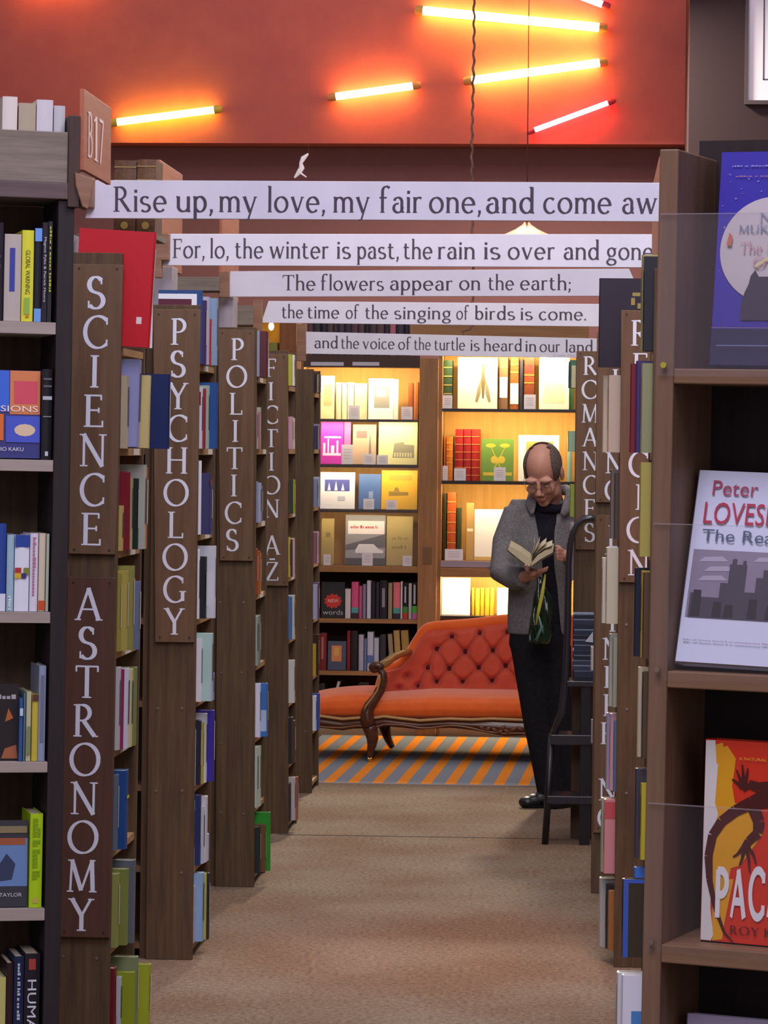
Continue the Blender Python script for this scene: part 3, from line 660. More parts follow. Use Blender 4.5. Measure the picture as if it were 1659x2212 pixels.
# ================================================================ text banners across the aisle
BAN = mat('#dcdce8', .6, 'noise', '#d0d0de', scale=.25)
INK = mat('#4c4450', .7)
def banner(Y, cor, base, cap, words, label, small=None):
    M = frame(P(829, 600, Y)); q = [loc(*c, M) for c in cor]
    t = thing('text_banner', label, 'banner', Matrix.Translation((M.translation.x, Y, q[3].z)), 'white text banners hung across the aisle')
    M = t.matrix_world.copy(); q = [loc(*c, M) for c in cor]
    MB().prism([(v.x, v.z) for v in q], 0, .018).build('banner_board', BAN, t, bevel=.001)
    xs = [w[1] for w in words]+[words[-1][2]]
    for s, x0, x1 in words:
        f = (x0-xs[0])/(xs[-1]-xs[0]); by = base[0]*(1-f)+base[1]*f
        a = loc(x0, by, M, -.001); b = loc(x1, by, M, -.001); c = loc(x0, by-cap, M, -.001)
        MB().flat(fit(word(s, THIN, .09), a.x, b.x, a.z, cap=c.z-a.z), lambda u, v: (u, -.0008, v)).build('lettering', INK, t)
    if small:
        s, x0, x1, by, cp = small; a = loc(x0, by, M, -.001); b = loc(x1, by, M, -.001); c = loc(x0, by-cp, M, -.001)
        MB().flat(fit(word(s, THIN), a.x, b.x, a.z, cap=c.z-a.z), lambda u, v: (u, -.0008, v)).build('small_lettering', mat('#a8a8b4', .7), t)
px = lambda v: 180+v/1.306
def wl(s): return [(a, px(b), px(c)) for a, b, c in s]
banner(9.05, [(206, 389), (1475, 395), (1495, 479), (184, 471)], (457, 462), 54, wl([('Rise', 85, 235), ('up,', 262, 366), ('my', 383, 490), ('love,', 520, 682), ('my', 705, 808), ('fair', 835, 955), ('one,', 975, 1122), ('and', 1136, 1272), ('come', 1297, 1490), ('away', 1520, 1705)]),
       'white banner reading Rise up, my love, topmost of the five')
banner(10.85, [(369, 505), (1436, 506), (1446, 578), (347, 573)], (557, 561), 41, wl([('For,', 252, 342), ('lo,', 358, 410), ('the', 428, 508), ('winter', 525, 692), ('is', 715, 755), ('past,', 772, 890), ('the', 903, 985), ('rain', 1000, 1105), ('is', 1130, 1177), ('over', 1197, 1330), ('and', 1355, 1455), ('gone:', 1475, 1618)]),
       'white banner reading For, lo, the winter is past')
banner(12.65, [(498, 586), (1359, 580.5), (1385, 639), (490, 641)], (627, 626), 33, wl([('The', 562, 655), ('flowers', 670, 848), ('appear', 865, 1042), ('on', 1060, 1120), ('the', 1142, 1215), ('earth;', 1232, 1375)]),
       'white banner reading The flowers appear on the earth')
banner(14.35, [(580, 650), (1330, 657), (1338, 706), (564, 697)], (687, 692), 29, wl([('the', 560, 620), ('time', 632, 722), ('of', 740, 778), ('the', 795, 860), ('singing', 877, 1037), ('of', 1052, 1088), ('birds', 1105, 1218), ('is', 1233, 1268), ('come.', 1285, 1418)]),
       'white banner reading the time of the singing of birds is come')
banner(16.1, [(661, 716.5), (1300, 731.5), (1300, 774), (659, 764)], (752, 762), 26, wl([('and', 652, 718), ('the', 727, 778), ('voice', 788, 878), ('of', 888, 925), ('the', 933, 980), ('turtle', 990, 1077), ('is', 1092, 1118), ('heard', 1130, 1237), ('in', 1247, 1278), ('our', 1287, 1345), ('land', 1360, 1437)]),
       'white banner reading and the voice of the turtle, lowest and smallest', ('from the', 1195, 1243, 770, 6))
# ---------------------------------------------------------------- rope, pendant lamp
def rope():
    pts = []
    A = P(1023, -60, 16.6); B = P(1019, 702, 16.6); r = random.Random(3)
    for i in range(160):
        f = i/159; p = A.lerp(B, f); q = f*150
        pts.append((p.x+.0035*math.cos(q)+.004*math.sin(f*9), p.y+.0035*math.sin(q), p.z))
    c = P(1019, 702, 16.6); e = [(c.x-.01, c.y, c.z-.02), (c.x-.05, c.y, c.z-.035), (c.x-.035, c.y, c.z-.05)]
    o = MB().tube(pts+e, .0065, 6).build('hanging_rope', mat('#8a6a58', .8, 'mottle', '#54403a'))
    tag(o, 'thin twisted rope hanging down in front of the red wall', 'rope')
rope()
def pendant():
    c = P(1138, 479, 21.0); t = thing('pendant_lamp', 'orange cone pendant lamp peeping out above the second banner', 'lamp', Matrix.Translation(c))
    OR = mat('#7c300c', .7, emit=((1.0, .22, .03), .25))
    MB().lathe([(.012, .0), (.03, -.02), (.075, -.05), (.15, -.085), (.2, -.13), (.215, -.2), (.2, -.2), (.18, -.135), (.06, -.06), (.01, -.03)], 28).build('lamp_shade', OR, t, smooth=True)
    MB().tube([(0, 0, 0), (0, 0, .03), (0, 0, 3.5)], [.014, .004, .0006], 8).build('cord', mat('#5a2c2c', .6), t)
    MB().ell((0, 0, -.13), (.045, .045, .06)).build('bulb', mat('#ffffff', .4, emit=((1, .8, .5), 4)), t, smooth=True)
pendant()
def streamer():
    pts = [P(x, y, 15.0) for x, y in ((666, 332), (655, 342), (650, 352), (652, 362), (646, 372), (636, 384))]
    o = MB().tube(pts, [.004, .012, .008, .013, .012, .004], 8, flatten=((0, 1, 0), .4)).tube([pts[4], P(662, 383, 15.0)], [.006, .003], 6)
    th = pts[0]
    o = o.build('paper_streamer', mat('#d8cdd0', .6), smooth=True)
    MB().tube([th, th+Vector((.01, 0, 3.2))], .0003, 5).build('thread', mat('#8a4440', .8), o)
    tag(o, 'wisp of white paper streamer hanging above the first banner', 'decoration')
streamer()
# ================================================================ front bookcase at the SCIENCE corner (spines face the camera)
pL = P(150, 970, 7.6); M_L = frame((pL.x-.02, 7.6), math.radians(18), .012)
front = thing('bookcase', 'black-edged bookcase with pale shelf fronts before the SCIENCE panel', 'bookcase', M_L)
BLK = mat('#2e2628', .6, 'wood', '#231d20', axis='Z')
SHG = mat('#a89c94', .6, 'wood', '#988c84', axis='X')
zl = lambda px_, py_, y=0.0: loc(px_, py_, M_L, y)
xl0 = loc(116, 970, M_L).x; xl1 = loc(151, 970, M_L).x; WL = -1.0
MB().box(xl0, xl1, 0, .26, 0, loc(130, 432, M_L).z).build('side_panel', BLK, front, bevel=.002)
MB().box(WL-.035, WL, 0, .26, 0, loc(130, 432, M_L).z).build('side_panel', BLK, front, bevel=.002)
MB().box(WL, xl0, .245, .26, .05, loc(130, 432, M_L).z).build('back_panel', mat('#5c4a38', .8, 'wood', '#46382c', axis='Z'), front)
LZ = []
for ya, yb in ((695, 721), (993, 1018), (1322, 1346), (1646, 1669), (1963, 1989)):
    a, b = zl(60, ya).z, zl(60, yb).z; LZ.append(a)
    MB().box(WL, xl0-.0005, .0, .244, b, a).build('shelf', SHG, front, bevel=.001)
d5 = (LZ[0]-LZ[4])/4; LZ.append(LZ[4]-d5)
MB().box(WL, xl0-.0005, .0, .244, LZ[5]-.025, LZ[5]).build('shelf', SHG, front)
ha, hb = zl(60, 393).z, zl(60, 428).z
MB().box(WL-.035, xl1, -.01, .26, hb, ha).build('top_board', mat('#6c5c58', .6, 'wood', '#54464a', axis='X'), front, bevel=.002)
MB().box(WL-.035, loc(147, 300, M_L).x, -.005, .02, ha, zl(60, 282).z).build('grey_plank', GREYWOOD, front, bevel=.002)
MB().box(WL-.035, loc(147, 300, M_L).x, .02, .24, ha, ha+.012).build('ledge', GREYWOOD, front)
MB().box(loc(147, 300, M_L).x, loc(172, 300, M_L).x, -.012, .1, loc(150, 448, M_L).z, loc(150, 250, M_L).z).build('end_post', mat('#4c3a34', .6, 'wood', '#3c2e2a', axis='Z'), front, bevel=.002)
a = [loc(*c, M_L, -.02) for c in ((162, 372), (205, 388), (190, 452), (178, 446), (164, 402))]
MB().prism([(v.x, v.z) for v in a], -.02, .03).build('wedge', BRK, front, bevel=.002)
def vt(s, t, h, f0, f1, c0=.3, c1=.7, font=None):
    """title running down a spine: between height fractions f0 (top) > f1, across thickness fractions c0..c1"""
    p = fit(word(s, font), 0, (f0-f1)*h, 0, cap=(c1-c0)*t) if font else sans(s, 0, (f0-f1)*h, 0, (c1-c0)*t)
    return [[(t*c0+v, f0*h-u) for u, v in pl] for pl in p]
LROW = ['topmost', 'second', 'third', 'fourth', 'fifth', 'bottom']
def spine_row(M, z, row, where, group, inset=.0):
    n = len(row)
    for i, it in enumerate(row):
        c, x0, x1, top = it[:4]; o = it[4] if len(it) > 4 else {}
        y = (o.get('y', random.uniform(.004, .022)) if M is not M_L else .012+.02*(top < 300))+inset
        a = loc(x0, top, M, y); b = loc(x1, top, M, y); t = b.x-a.x-.0012; h = a.z-z-.001
        if 'h' in o: h = o['h']
        lab = f"{o['n']} book {o.get('w', 'on '+where)}" if 'n' in o else f"{cname(c)} book, {ORD[i]} of {n} along {where}"
        sp = []
        for k in o.get('sp', []):
            if k[0] == 'r': sp.append(('spine_label', rect(t*k[2], t*k[3], h*k[4], h*k[5]), k[1]))
            else: sp.append(('lettering', vt(k[2], t, h, *k[3:]), k[1]))
        lean = o.get('lean', 0)
        B = M @ T_(a.x, y, z+.001)
        if lean: B = B @ T_(t/2, 0, 0) @ RY(lean) @ T_(-t/2, 0, abs(math.sin(math.radians(lean)))*t/2)
        book(B, o.get('d', random.uniform(.13, .16)), t, h, c, lab, group, spine=sp, pages=o.get('pages', True))
G1 = 'books on the front bookcase'
spine_row(M_L, LZ[0], [('#2a2430', -14, 9, 480, dict(n='black white-lettered', w='at the frame edge of the topmost row of the front bookcase', sp=[('t', '#c8c4c8', '~13', .72, .3, .3, .7)])),
    ('#b4aca4', 11, 48, 505, dict(n='beige blue-panelled', w='beside the yellow one on the topmost front shelf', sp=[('r', '#3c4498', .3, .62, .34, .84)])),
    ('#d8d83c', 49, 75, 497, dict(n='yellow', w='lettered GLOBAL WARNING on the topmost front shelf', sp=[('t', '#4a4a2c', 'GLOBAL WARNING', .78, .30, .3, .72), ('r', '#8cb44c', .2, .7, .08, .26), ('r', '#c08030', .35, .65, .04, .08)])),
    ('#20222c', 76, 92, 493, dict(n='black and pale blue', w='touching the yellow GLOBAL WARNING book', sp=[('r', '#6c9ce0', 0, 1, .86, 1), ('r', '#6c9ce0', 0, 1, 0, .14)])),
    ('#242028', 93, 105, 480, dict(n='black', w='titled in white small print on the topmost front shelf', sp=[('t', '#d0d0d4', 'Magnus Pyke & Patrick Moore', .85, .2, .3, .75)])),
    ('#2a262c', 105.5, 115, 478, dict(n='black', w='titled in yellow-green print against the black upright', sp=[('t', '#b4b840', '~17', .95, .3, .3, .75)]))], 'the topmost shelf of the front bookcase', G1)
def face_book(M, c, w, h, t, lean, color, label, group, face, roll=0, pages=True, name='book'):
    """a book shown cover-first: M places its bottom corner, u to the side, v up"""
    B = M @ T_(0, 0, t*math.sin(math.radians(lean))+w*math.sin(math.radians(max(0, roll)))) @ RY(roll) @ RX(-lean)
    Bk = B @ T_(0, t, 0) @ RZ(-90)
    return book(Bk, w, t, h, color, label, group, face=face, name=name)
# face-out VISIONS cover
def q4():
    a = loc(-38, 799, M_L, .015); b = loc(90, 799, M_L, .015); z = LZ[1]+.0015; h = a.z-z; w = b.x-a.x
    g = .01
    f = [('cover_panel', rect(0, w*.47, h*.53, h), '#3c68d0'), ('cover_panel', rect(w*.485, w, h*.50, h), '#d08050'),
         ('cover_panel', rect(w*.55, w*.95, h*.62, h*.88), '#d05060'), ('cover_panel', rect(0, w*.38, h*.2, h*.50), '#d86c2c'), ('cover_panel', rect(w*.42, w, h*.18, h*.48), '#4858c0'),
         ('cover_emblem', [[(w*(.74+.18*math.cos(q*.5236)), h*(.32+.07*math.sin(q*.5236))) for q in range(12)]], '#d8c0a0'),
         ('title', sans('VISIONS', w*.12, w*.96, h*.53, h*.07), '#f0e0d8'), ('author', sans('MICHIO KAKU', w*.1, w*.72, h*.08, h*.045), '#d8d8e8')]
    face_book(M_L @ T_(a.x, .02, z), 0, w, h, .03, 3, '#3a3c78', 'blue and orange book lettered VISIONS shown cover-first', G1, f)
q4()
spine_row(M_L, LZ[1], [('#1c1a1e', 92, 115, 797, dict(n='black silver-banded', w='against the upright beside VISIONS', y=.03, sp=[('r', '#b0b4bc', .05, .95, .66, .70), ('r', '#606068', .1, .9, .88, .9), ('r', '#606068', .1, .9, .8, .82), ('r', '#8c8c94', .1, .9, .47, .48), ('r', '#c0c0c8', .35, .65, .04, .09)]))], 'the second shelf of the front bookcase', G1)
spine_row(M_L, LZ[2], [('#2c4894', -6, 15, 1131, dict(n='royal blue', w='tallest of the third row of the front bookcase', sp=[('r', '#d8dce8', 0, 1, 0, .2)])), ('#9cbccc', 16, 32, 1155, dict(n='pale blue-green', sp=[('t', '#e4e8ec', '~7', .2, .02, .3, .7)])),
    ('#dce0ec', 33, 65, 1155, dict(n='white and blue', w='with a coloured square, third row of the front bookcase', sp=[('r', '#2c4898', 0, 1, .84, 1), ('r', '#b03838', .0, .45, .5, .57), ('r', '#d0b030', .0, .45, .43, .5), ('r', '#7c8838', .6, 1, .48, .57), ('r', '#403878', .45, .8, .43, .5)])),
    ('#d8d4e4', 66, 84, 1152, dict(n='white red-lettered', w='in the third row of the front bookcase', sp=[('t', '#b07088', '~18', .95, .2, .3, .7)])), ('#d0c4ac', 85, 100, 1152, dict(n='cream', w='with an orange foot in the third front row', sp=[('r', '#c85028', 0, 1, .02, .14)])), ('#a8b49c', 101, 108, 1153, dict(n='sage', w='thin beside the upright in the third front row'))],
    'the third shelf of the front bookcase', G1)
def dv():
    a = loc(-30, 1478, M_L, .03); b = loc(41, 1478, M_L, .03); z = LZ[3]+.0015; h = a.z-z; w = b.x-a.x
    face_book(M_L @ T_(a.x, .03, z), 0, w, h, .02, 2, '#2a2426', 'black book with orange blaze shown cover-first on the fourth front shelf', G1,
              [('cover_panel', [[(w*.5, h*.02), (w, h*.02), (w*.95, h*.2), (w*.6, h*.15)]], '#a06040'), ('cover_panel', [[(w*.6, h*.5), (w*.85, h*.55), (w*.7, h*.68)]], '#b06430'), ('title', sans('~4', w*.4, w*.92, h*.8, h*.06), '#a8a8ac')])
dv()
spine_row(M_L, LZ[3], [('#34588c', 43, 51, 1508, dict(n='blue', w='thin beside the black cover on the fourth front shelf', sp=[('r', '#b8d4e8', .0, 1, .72, .84)])), ('#58707c', 52, 57, 1496), ('#b8b890', 58, 69, 1494, dict(n='cream', w='patched with green on the fourth front shelf', sp=[('r', '#7c8c60', .1, .9, .1, .5)])), ('#c4b440', 70, 84, 1500, dict(n='yellow', w='brown-topped on the fourth front shelf', sp=[('r', '#5c3a30', 0, 1, .9, 1)])), ('#8c98b0', 85, 101, 1438, dict(n='blue-grey', w='tallest on the fourth front shelf', sp=[('r', '#6c7488', .25, .75, .2, .9)]))], 'the fourth shelf of the front bookcase', G1)
def fty():
    a = loc(-60, 1775, M_L, .02); b = loc(62, 1775, M_L, .02); z = LZ[4]+.0015; h = a.z-z; w = b.x-a.x
    face_book(M_L @ T_(a.x, .02, z), 0, w, h, .02, 2, '#3c3c44', 'grey book with blue photograph shown cover-first beside the lime one', G1,
              [('cover_panel', rect(0, w, h*.24, h*.8), '#6888b8'), ('cover_panel', rect(w*.35, w*.95, h*.72, h*.8), '#a05838'), ('cover_panel', [[(w*.5, h*.3), (w*.72, h*.32), (w*.78, h*.5), (w*.62, h*.62), (w*.5, h*.5)]], '#38405c'),
               ('cover_panel', rect(0, w*.98, h*.86, h*.94), '#887c5c'), ('title', sans('TAYLOR', w*.5, w*.9, h*.12, h*.045), '#c8ccd0')])
fty()
spine_row(M_L, LZ[4], [('#a8d018', 66, 94, 1758, dict(n='lime green', w='thick, on the fifth front shelf', y=.004, sp=[('t', '#7ca010', '~15', .95, .3, .2, .8), ('r', '#c8a860', .3, .7, .05, .1)]))], 'the fifth shelf of the front bookcase', G1)
spine_row(M_L, LZ[5], [('#c0bc70', -20, 14, 2112), ('#301c20', 15, 30, 2080), ('#1c2848', 31, 53, 2066, dict(n='navy', w='small-lettered, at the foot of the front bookcase', sp=[('t', '#b8c0cc', '~16', .93, .35, .35, .65)])), ('#201c24', 54, 88, 2060, dict(n='black', w='lettered HUMAN in white at the foot of the front bookcase', sp=[('t', '#d4d8e0', 'HUMAN', .74, .1, .2, .8), ('r', '#a04038', .25, .7, .84, .95)]))], 'the lowest shelf of the front bookcase', G1)
zt = ha+.0125
spine_row(M_L, zt, [('#d4ccc4', 6, 39, 208, dict(y=.03)), ('#a89c84', 41, 79, 222, dict(y=.03)), ('#c8c4c8', 80, 116, 215, dict(y=.03)), ('#b8b8bc', 117, 142, 228, dict(y=.03))], 'the very top of the front bookcase', 'pale books above the front bookcase')
for i, (c, x0, x1, tp) in enumerate((('#6c4c34', 248, 296, 346), ('#74543a', 297, 338, 344))):
    M = U_SCI['M']; a = loc(x0, tp, M, .3); b = loc(x1, tp, M, .3); h = a.z-2.306; t = b.x-a.x-.001
    bk = book(M @ T_(a.x, .3, 2.306), .15, t, h, mat(c, .5, 'mottle', '#543a28'), f"old brown leather book {'beside' if i == 0 else 'second from'} the B17 board above the first banner", 'leather books above the scarlet book',
         spine=[('spine_label', rect(0, t, h*f, h*f+.003), '#a08850') for f in (.3, .5, .72, .9)]+[('gilt_emblem', [[(t*.5+.011*math.cos(q), h*.12+.011*math.sin(q)) for q in [k*.5236 for k in range(12)]]], '#b09850')])
# ================================================================ open shelves of novels, close to the camera
pR = P(1423, 970, 3.66); M_R = frame((pR.x-.0116*1.7, 3.66), math.radians(-19), .0116)
POST = mat('#846650', .55, 'wood', '#6e5440', axis='Z', bump=.1)
POST2 = mat('#8a6a50', .55, 'wood', '#76583f', axis='X', bump=.1)
novels = thing('open_shelves', 'warm brown open shelves holding three novels cover-first', 'bookcase', M_R)
ztop = loc(1440, 322, M_R).z; wp = loc(1462, 700, M_R).x-loc(1421, 700, M_R).x; WR = .95
x0r = loc(1416.5, 700, M_R).x
MB().box(x0r, x0r+wp, 0, .15, 0, ztop).build('side_panel', POST, novels, bevel=.002)
MB().box(x0r+WR, x0r+WR+wp, 0, .15, 0, ztop).build('side_panel', POST, novels, bevel=.002)
MB().box(x0r, x0r+WR+wp, .15, .165, .02, loc(1520, 412, M_R).z+.07).build('back_panel', mat('#33292a', .8, 'wood', '#2a2222', axis='Z'), novels)
RZs = []
for i, (ya, yb) in enumerate(((796, 829), (1451, 1487), (2043, 2083))):
    a, b = loc(1470, ya, M_R).z, loc(1470, yb, M_R).z; RZs.append(a)
    MB().box(x0r+wp, x0r+WR, .0, .15, b, a).build('shelf', POST2, novels, bevel=.0015)
RZs.append(RZs[2]-.30)
MB().box(x0r+wp, x0r+WR, 0, .15, RZs[3]-.018, RZs[3]).build('shelf', POST2, novels)
ACR = glassy('acrylic', '#9a9098', .91, .12)
ACE = glassy('acrylic_edge', '#b8b0b8', .78, .15)
for i, (ya, yb) in enumerate(((462, 812), (1132, 1470), (1738, 2060))):
    za, zb = loc(1450, ya, M_R, -.004).z, loc(1450, yb, M_R, -.004).z
    g = MB().box(x0r+.004, x0r+WR, -.0045, -.0015, zb, za).build('acrylic_guard', ACR if i == 0 else glassy('acrylic_clear', '#a098a0', .97, .12), novels)
    MB().box(x0r+.004, x0r+WR, -.0047, -.0013, za-.0006, za+.0006).build('polished_edge', ACE, g)
    MB().tube([(x0r+wp*.55, -.0045, zb+.012), (x0r+wp*.55, -.0075, zb+.012)], .0035, 10).build('screw', mat('#c8c048' if i == 0 else '#8c7a6c', .3, metal=.6), g)
def cov(Mf, t, pts, y=0):
    r = []
    for p in pts: v = loc(p[0], p[1], Mf, 0.0); r.append((v.x, v.z))
    return r
def blue_novel():
    y = .06; a = loc(1533, 790, M_R, y); b = loc(1533, 337, M_R, y); h = .236; w = .155
    Mf = M_R @ T_(a.x, y, RZs[0]+.0015) @ RX(-7); h = loc(1540, 337, Mf).z
    C = lambda *p: cov(Mf, 0, p)
    c = loc(1668, 548, Mf); r = abs(loc(1556, 548, Mf).x-c.x)
    disc = [[(c.x+r*math.cos(k*.1309), c.z+r*math.sin(k*.1309)) for k in range(48) if c.x+r*math.cos(k*.1309) < w*10]]
    dots = []
    R = random.Random(5)
    for k in range(46):
        u, v = R.uniform(.004, w-.004), R.uniform(h*.42, h*.9); s = R.uniform(.0004, .0011); dots.append([(u-s, v-s), (u+s, v-s), (u+s, v+s), (u-s, v+s)])
    x = lambda p, q: loc(p, q, Mf).x
    z = lambda p, q: loc(p, q, Mf).z
    w = x(1790, 548)
    town = [(x(1600, 668), z(1600, 668)), (x(1609, 640), z(1600, 640)), (x(1618, 622), z(1618, 622)), (x(1622, 605), z(1622, 605)), (x(1632, 592), z(1632, 592)), (x(1640, 606), z(1640, 606)), (x(1690, 606), z(1690, 606)), (x(1740, 596), z(1740, 596)), (w-.004, z(1760, 640)), (w-.004, z(1760, 700)), (x(1600, 700), z(1600, 700))]
    face = [('dark_foot', rect(0, w, 0, z(1600, 718)), '#2c2c50'), ('stars', dots, '#8c88d0'), ('pale_disc', disc, '#c4bcc0'), ('town_outline', [town], '#3c3848'),
            ('lettering', sans('~20', x(1583, 366), x(1740, 366), z(1590, 369), .0016), '#8c90d0'), ('lettering', sans('~17', x(1591, 389), x(1725, 389), z(1590, 391), .0014), '#a87890'),
            ('author', fit(word('NEEL', SERIF), x(1641, 489), x(1741, 489), z(1645, 490), cap=.0115), '#8c90a8'), ('author', fit(word('MUKHERJEE', SERIF, .06), x(1597, 512), x(1780, 512), z(1600, 512), cap=.0088), '#8088a0'),
            ('title', fit(word('The Lives of', THIN), x(1601, 555), x(1760, 555), z(1600, 556), cap=.0125), '#c0949c'), ('title', fit(word('Others', THIN), x(1628, 585), x(1740, 585), z(1628, 588), cap=.0125), '#c8989c'),
            ('figure_mark', [[(x(1572, 528), z(1572, 538)), (x(1578, 515), z(1578, 512)), (x(1585, 520), z(1585, 520)), (x(1582, 540), z(1582, 540)), (x(1575, 540), z(1575, 540))]], '#c07050'),
            ('gold_stroke', [[(x(1632, 588), z(1632, 588)), (x(1634, 582), z(1634, 581)), (x(1700, 548), z(1700, 540)), (x(1700, 555), z(1700, 548))]], '#d8c890'),
            ('rule', rect(0, w, z(1600, 718), z(1600, 717)), '#a08878'), ('rule', rect(.008, w, z(1600, 757), z(1600, 755)), '#7c84b0')]
    book_ob = face_book(M_R @ T_(a.x, y, RZs[0]+.0015), 0, w, h, .034, 7, '#3a30a4', 'deep blue novel with pale disc behind acrylic on the topmost shelf', 'novels shown cover-first', face)
blue_novel()
def white_novel():
    y = .013; b = loc(1457, 1441, M_R, y); b.x = max(b.x, x0r+wp+.0055); base = M_R @ T_(b.x, y, RZs[1]+.0015)
    roll = 1.0; LN = 17; B = base @ RY(roll) @ RX(-LN); h = loc(1508, 1033, B).z; w = .16
    x = lambda p, q: loc(p, q, B).x
    z = lambda p, q: loc(p, q, B).z
    w = .139
    pic = [(x(1499, 1204), z(1499, 1204)), (x(1479, 1350), z(1479, 1350)), (w*.95, z(1479, 1350)), (w*.95, z(1499, 1204))]
    px0, pz0, px1, pz1 = x(1485, 1350), z(1479, 1350), w*.95, z(1499, 1204); H = pz1-pz0; Wd = px1-px0
    tow = []
    for u0, u1, v1 in ((.0, .1, .36), (.1, .3, .30), (.27, .36, .52), (.34, .5, .80), (.36, .40, .88), (.46, .49, .86), (.5, .6, .4), (.6, .8, .62), (.66, .72, .74), (.8, 1, .34)):
        tow.append([(px0+Wd*u0, pz0), (px0+Wd*u1, pz0), (px0+Wd*u1, pz0+H*v1), (px0+Wd*u0, pz0+H*v1)])
    cl = [[(px0+Wd*u, pz0+H*v), (px0+Wd*(u+.28), pz0+H*(v+.02)), (px0+Wd*(u+.22), pz0+H*(v+.09)), (px0+Wd*(u+.05), pz0+H*(v+.07))] for u, v in ((.04, .82), (.1, .68), (.05, .54), (.55, .85), (.7, .72))]
    fg = [[(px0+Wd*u, pz0+H*.02), (px0+Wd*(u+.09), pz0+H*.02), (px0+Wd*(u+.08), pz0+H*v), (px0+Wd*(u+.01), pz0+H*v)] for u, v in ((.02, .4), (.22, .24), (.33, .2), (.55, .3), (.72, .22))]
    face = [('cover_picture', [pic], '#857c90'), ('clouds', cl, '#a8a0b4'), ('church_outline', tow, '#46404c'), ('gravestones', fg, '#2c2830'),
            ('author', sans('Peter', x(1539, 1088), x(1637, 1092), z(1540, 1088), abs(z(1540, 1054)-z(1540, 1088))), '#a8405c'), ('author', sans('LOVESEY', x(1519, 1150), x(1519, 1150)+.1, z(1520, 1149), abs(z(1525, 1100)-z(1520, 1149))), '#b0304c'),
            ('title', sans('The Reaper', x(1516, 1188), x(1516, 1188)+.118, z(1516, 1187), abs(z(1518, 1160)-z(1516, 1187))), '#4c5a74'),
            ('small_print', sans('~40', x(1476, 1403), w*.95, z(1476, 1402), .002), '#a8a0b4')]
    face_book(base, 0, w, h, .024, LN, '#ccd0e6', 'white novel titled The Reaper, tilted on the middle shelf', 'novels shown cover-first', face, roll=roll)
white_novel()
def red_novel():
    y = .04; b = loc(1512, 2062, M_R, y); base = M_R @ T_(b.x, y, RZs[2]+.0015) @ RZ(-3); B = base @ RX(-1)
    x = lambda p, q: loc(p, q, B).x
    z = lambda p, q: loc(p, q, B).z
    Q = lambda *ps: [(x(*p), z(*p)) for p in ps]
    h = z(1516, 1597); w = .155; e = x(1540, 1800)
    def stroke(pts, ws):
        c = [(x(*p), z(*p)) for p in pts]; out = []
        for i in range(len(c)-1):
            dx, dz = c[i+1][0]-c[i][0], c[i+1][1]-c[i][1]; l = math.hypot(dx, dz) or 1; n = (-dz/l, dx/l); a, b2 = ws[i]/1900, ws[i+1]/1900
            out.append([(c[i][0]-n[0]*a, c[i][1]-n[1]*a), (c[i+1][0]-n[0]*b2, c[i+1][1]-n[1]*b2), (c[i+1][0]+n[0]*b2, c[i+1][1]+n[1]*b2), (c[i][0]+n[0]*a, c[i][1]+n[1]*a)])
        return out
    liz = stroke([(1584, 2050), (1565, 2015), (1545, 1960), (1533, 1900), (1531, 1850), (1540, 1805), (1560, 1775), (1590, 1752), (1625, 1735), (1665, 1722), (1720, 1715), (1770, 1740)], [2, 3, 5, 7, 9, 10, 11, 12, 14, 22, 30, 20])
    liz += stroke([(1670, 1700), (1640, 1702), (1618, 1694), (1604, 1705)], [12, 11, 9, 7])
    for f in ([(1606, 1700), (1598, 1680), (1592, 1664)], [(1606, 1698), (1606, 1672), (1604, 1652)], [(1608, 1698), (1614, 1676), (1616, 1660)], [(1604, 1702), (1592, 1690), (1582, 1684)]): liz += stroke(f, [5, 3, 1.5])
    liz += stroke([(1628, 1745), (1640, 1775), (1638, 1800), (1618, 1818), (1606, 1838)], [14, 13, 11, 9, 8])
    for f in ([(1606, 1832), (1594, 1846), (1584, 1852)], [(1608, 1835), (1604, 1856), (1598, 1870)], [(1612, 1832), (1618, 1856), (1620, 1886)], [(1614, 1828), (1628, 1846), (1634, 1868)]): liz += stroke(f, [5, 3, 1.5])
    yel = [Q((1540, 1620), (1572, 1612), (1590, 1640), (1582, 1700), (1592, 1760), (1584, 1850), (1574, 1905), (1540, 1905)), Q((1560, 1740), (1640, 1730), (1650, 1800), (1600, 1870), (1568, 1880)), Q((1545, 1610), (1562, 1605), (1570, 1680), (1556, 1690)), Q((1540, 1900), (1585, 1900), (1566, 1990), (1560, 2030), (1538, 2035))]
    pale = [Q((1514, 1599), (1546, 1599), (1549, 1660), (1541, 1720), (1552, 1760), (1539, 1800), (1537, 1880), (1535, 1960), (1541, 2020), (1535, 2060), (1509, 2062)), Q((1536, 1660), (1552, 1650), (1545, 1740), (1534, 1750))]
    L = []
    for ch, a, b2 in (('P', 1543, 1574), ('A', 1576, 1613), ('C', 1616, 1652), ('A', 1655, 1690), ('Z', 1693, 1728), ('O', 1731, 1768)):
        L += fit(BOLD[ch], x(a, 1982), x(b2, 1982), z(a, 1982), cap=z(a, 1878)-z(a, 1982))
    face = [('yellow_wash', yel, '#dc9c1c'), ('pale_wash', pale, '#d8d4d0'), ('lizard_drawing', liz, '#4c1c18'), ('title', L, '#e4e0e4'),
            ('author', fit(word('ROY KESEY', SERIF), x(1577, 2017), x(1740, 2017), z(1577, 2018), cap=.0095), '#5a1a14'), ('small_print', sans('A NATURAL HIS', x(1598, 1640), x(1676, 1640), z(1598, 1642), .0032), '#e0b030')]
    face_book(base, 0, w, h, .03, 1, '#d0341c', 'red and yellow novel with dark lizard lettered PACAZO', 'novels shown cover-first', face)
red_novel()
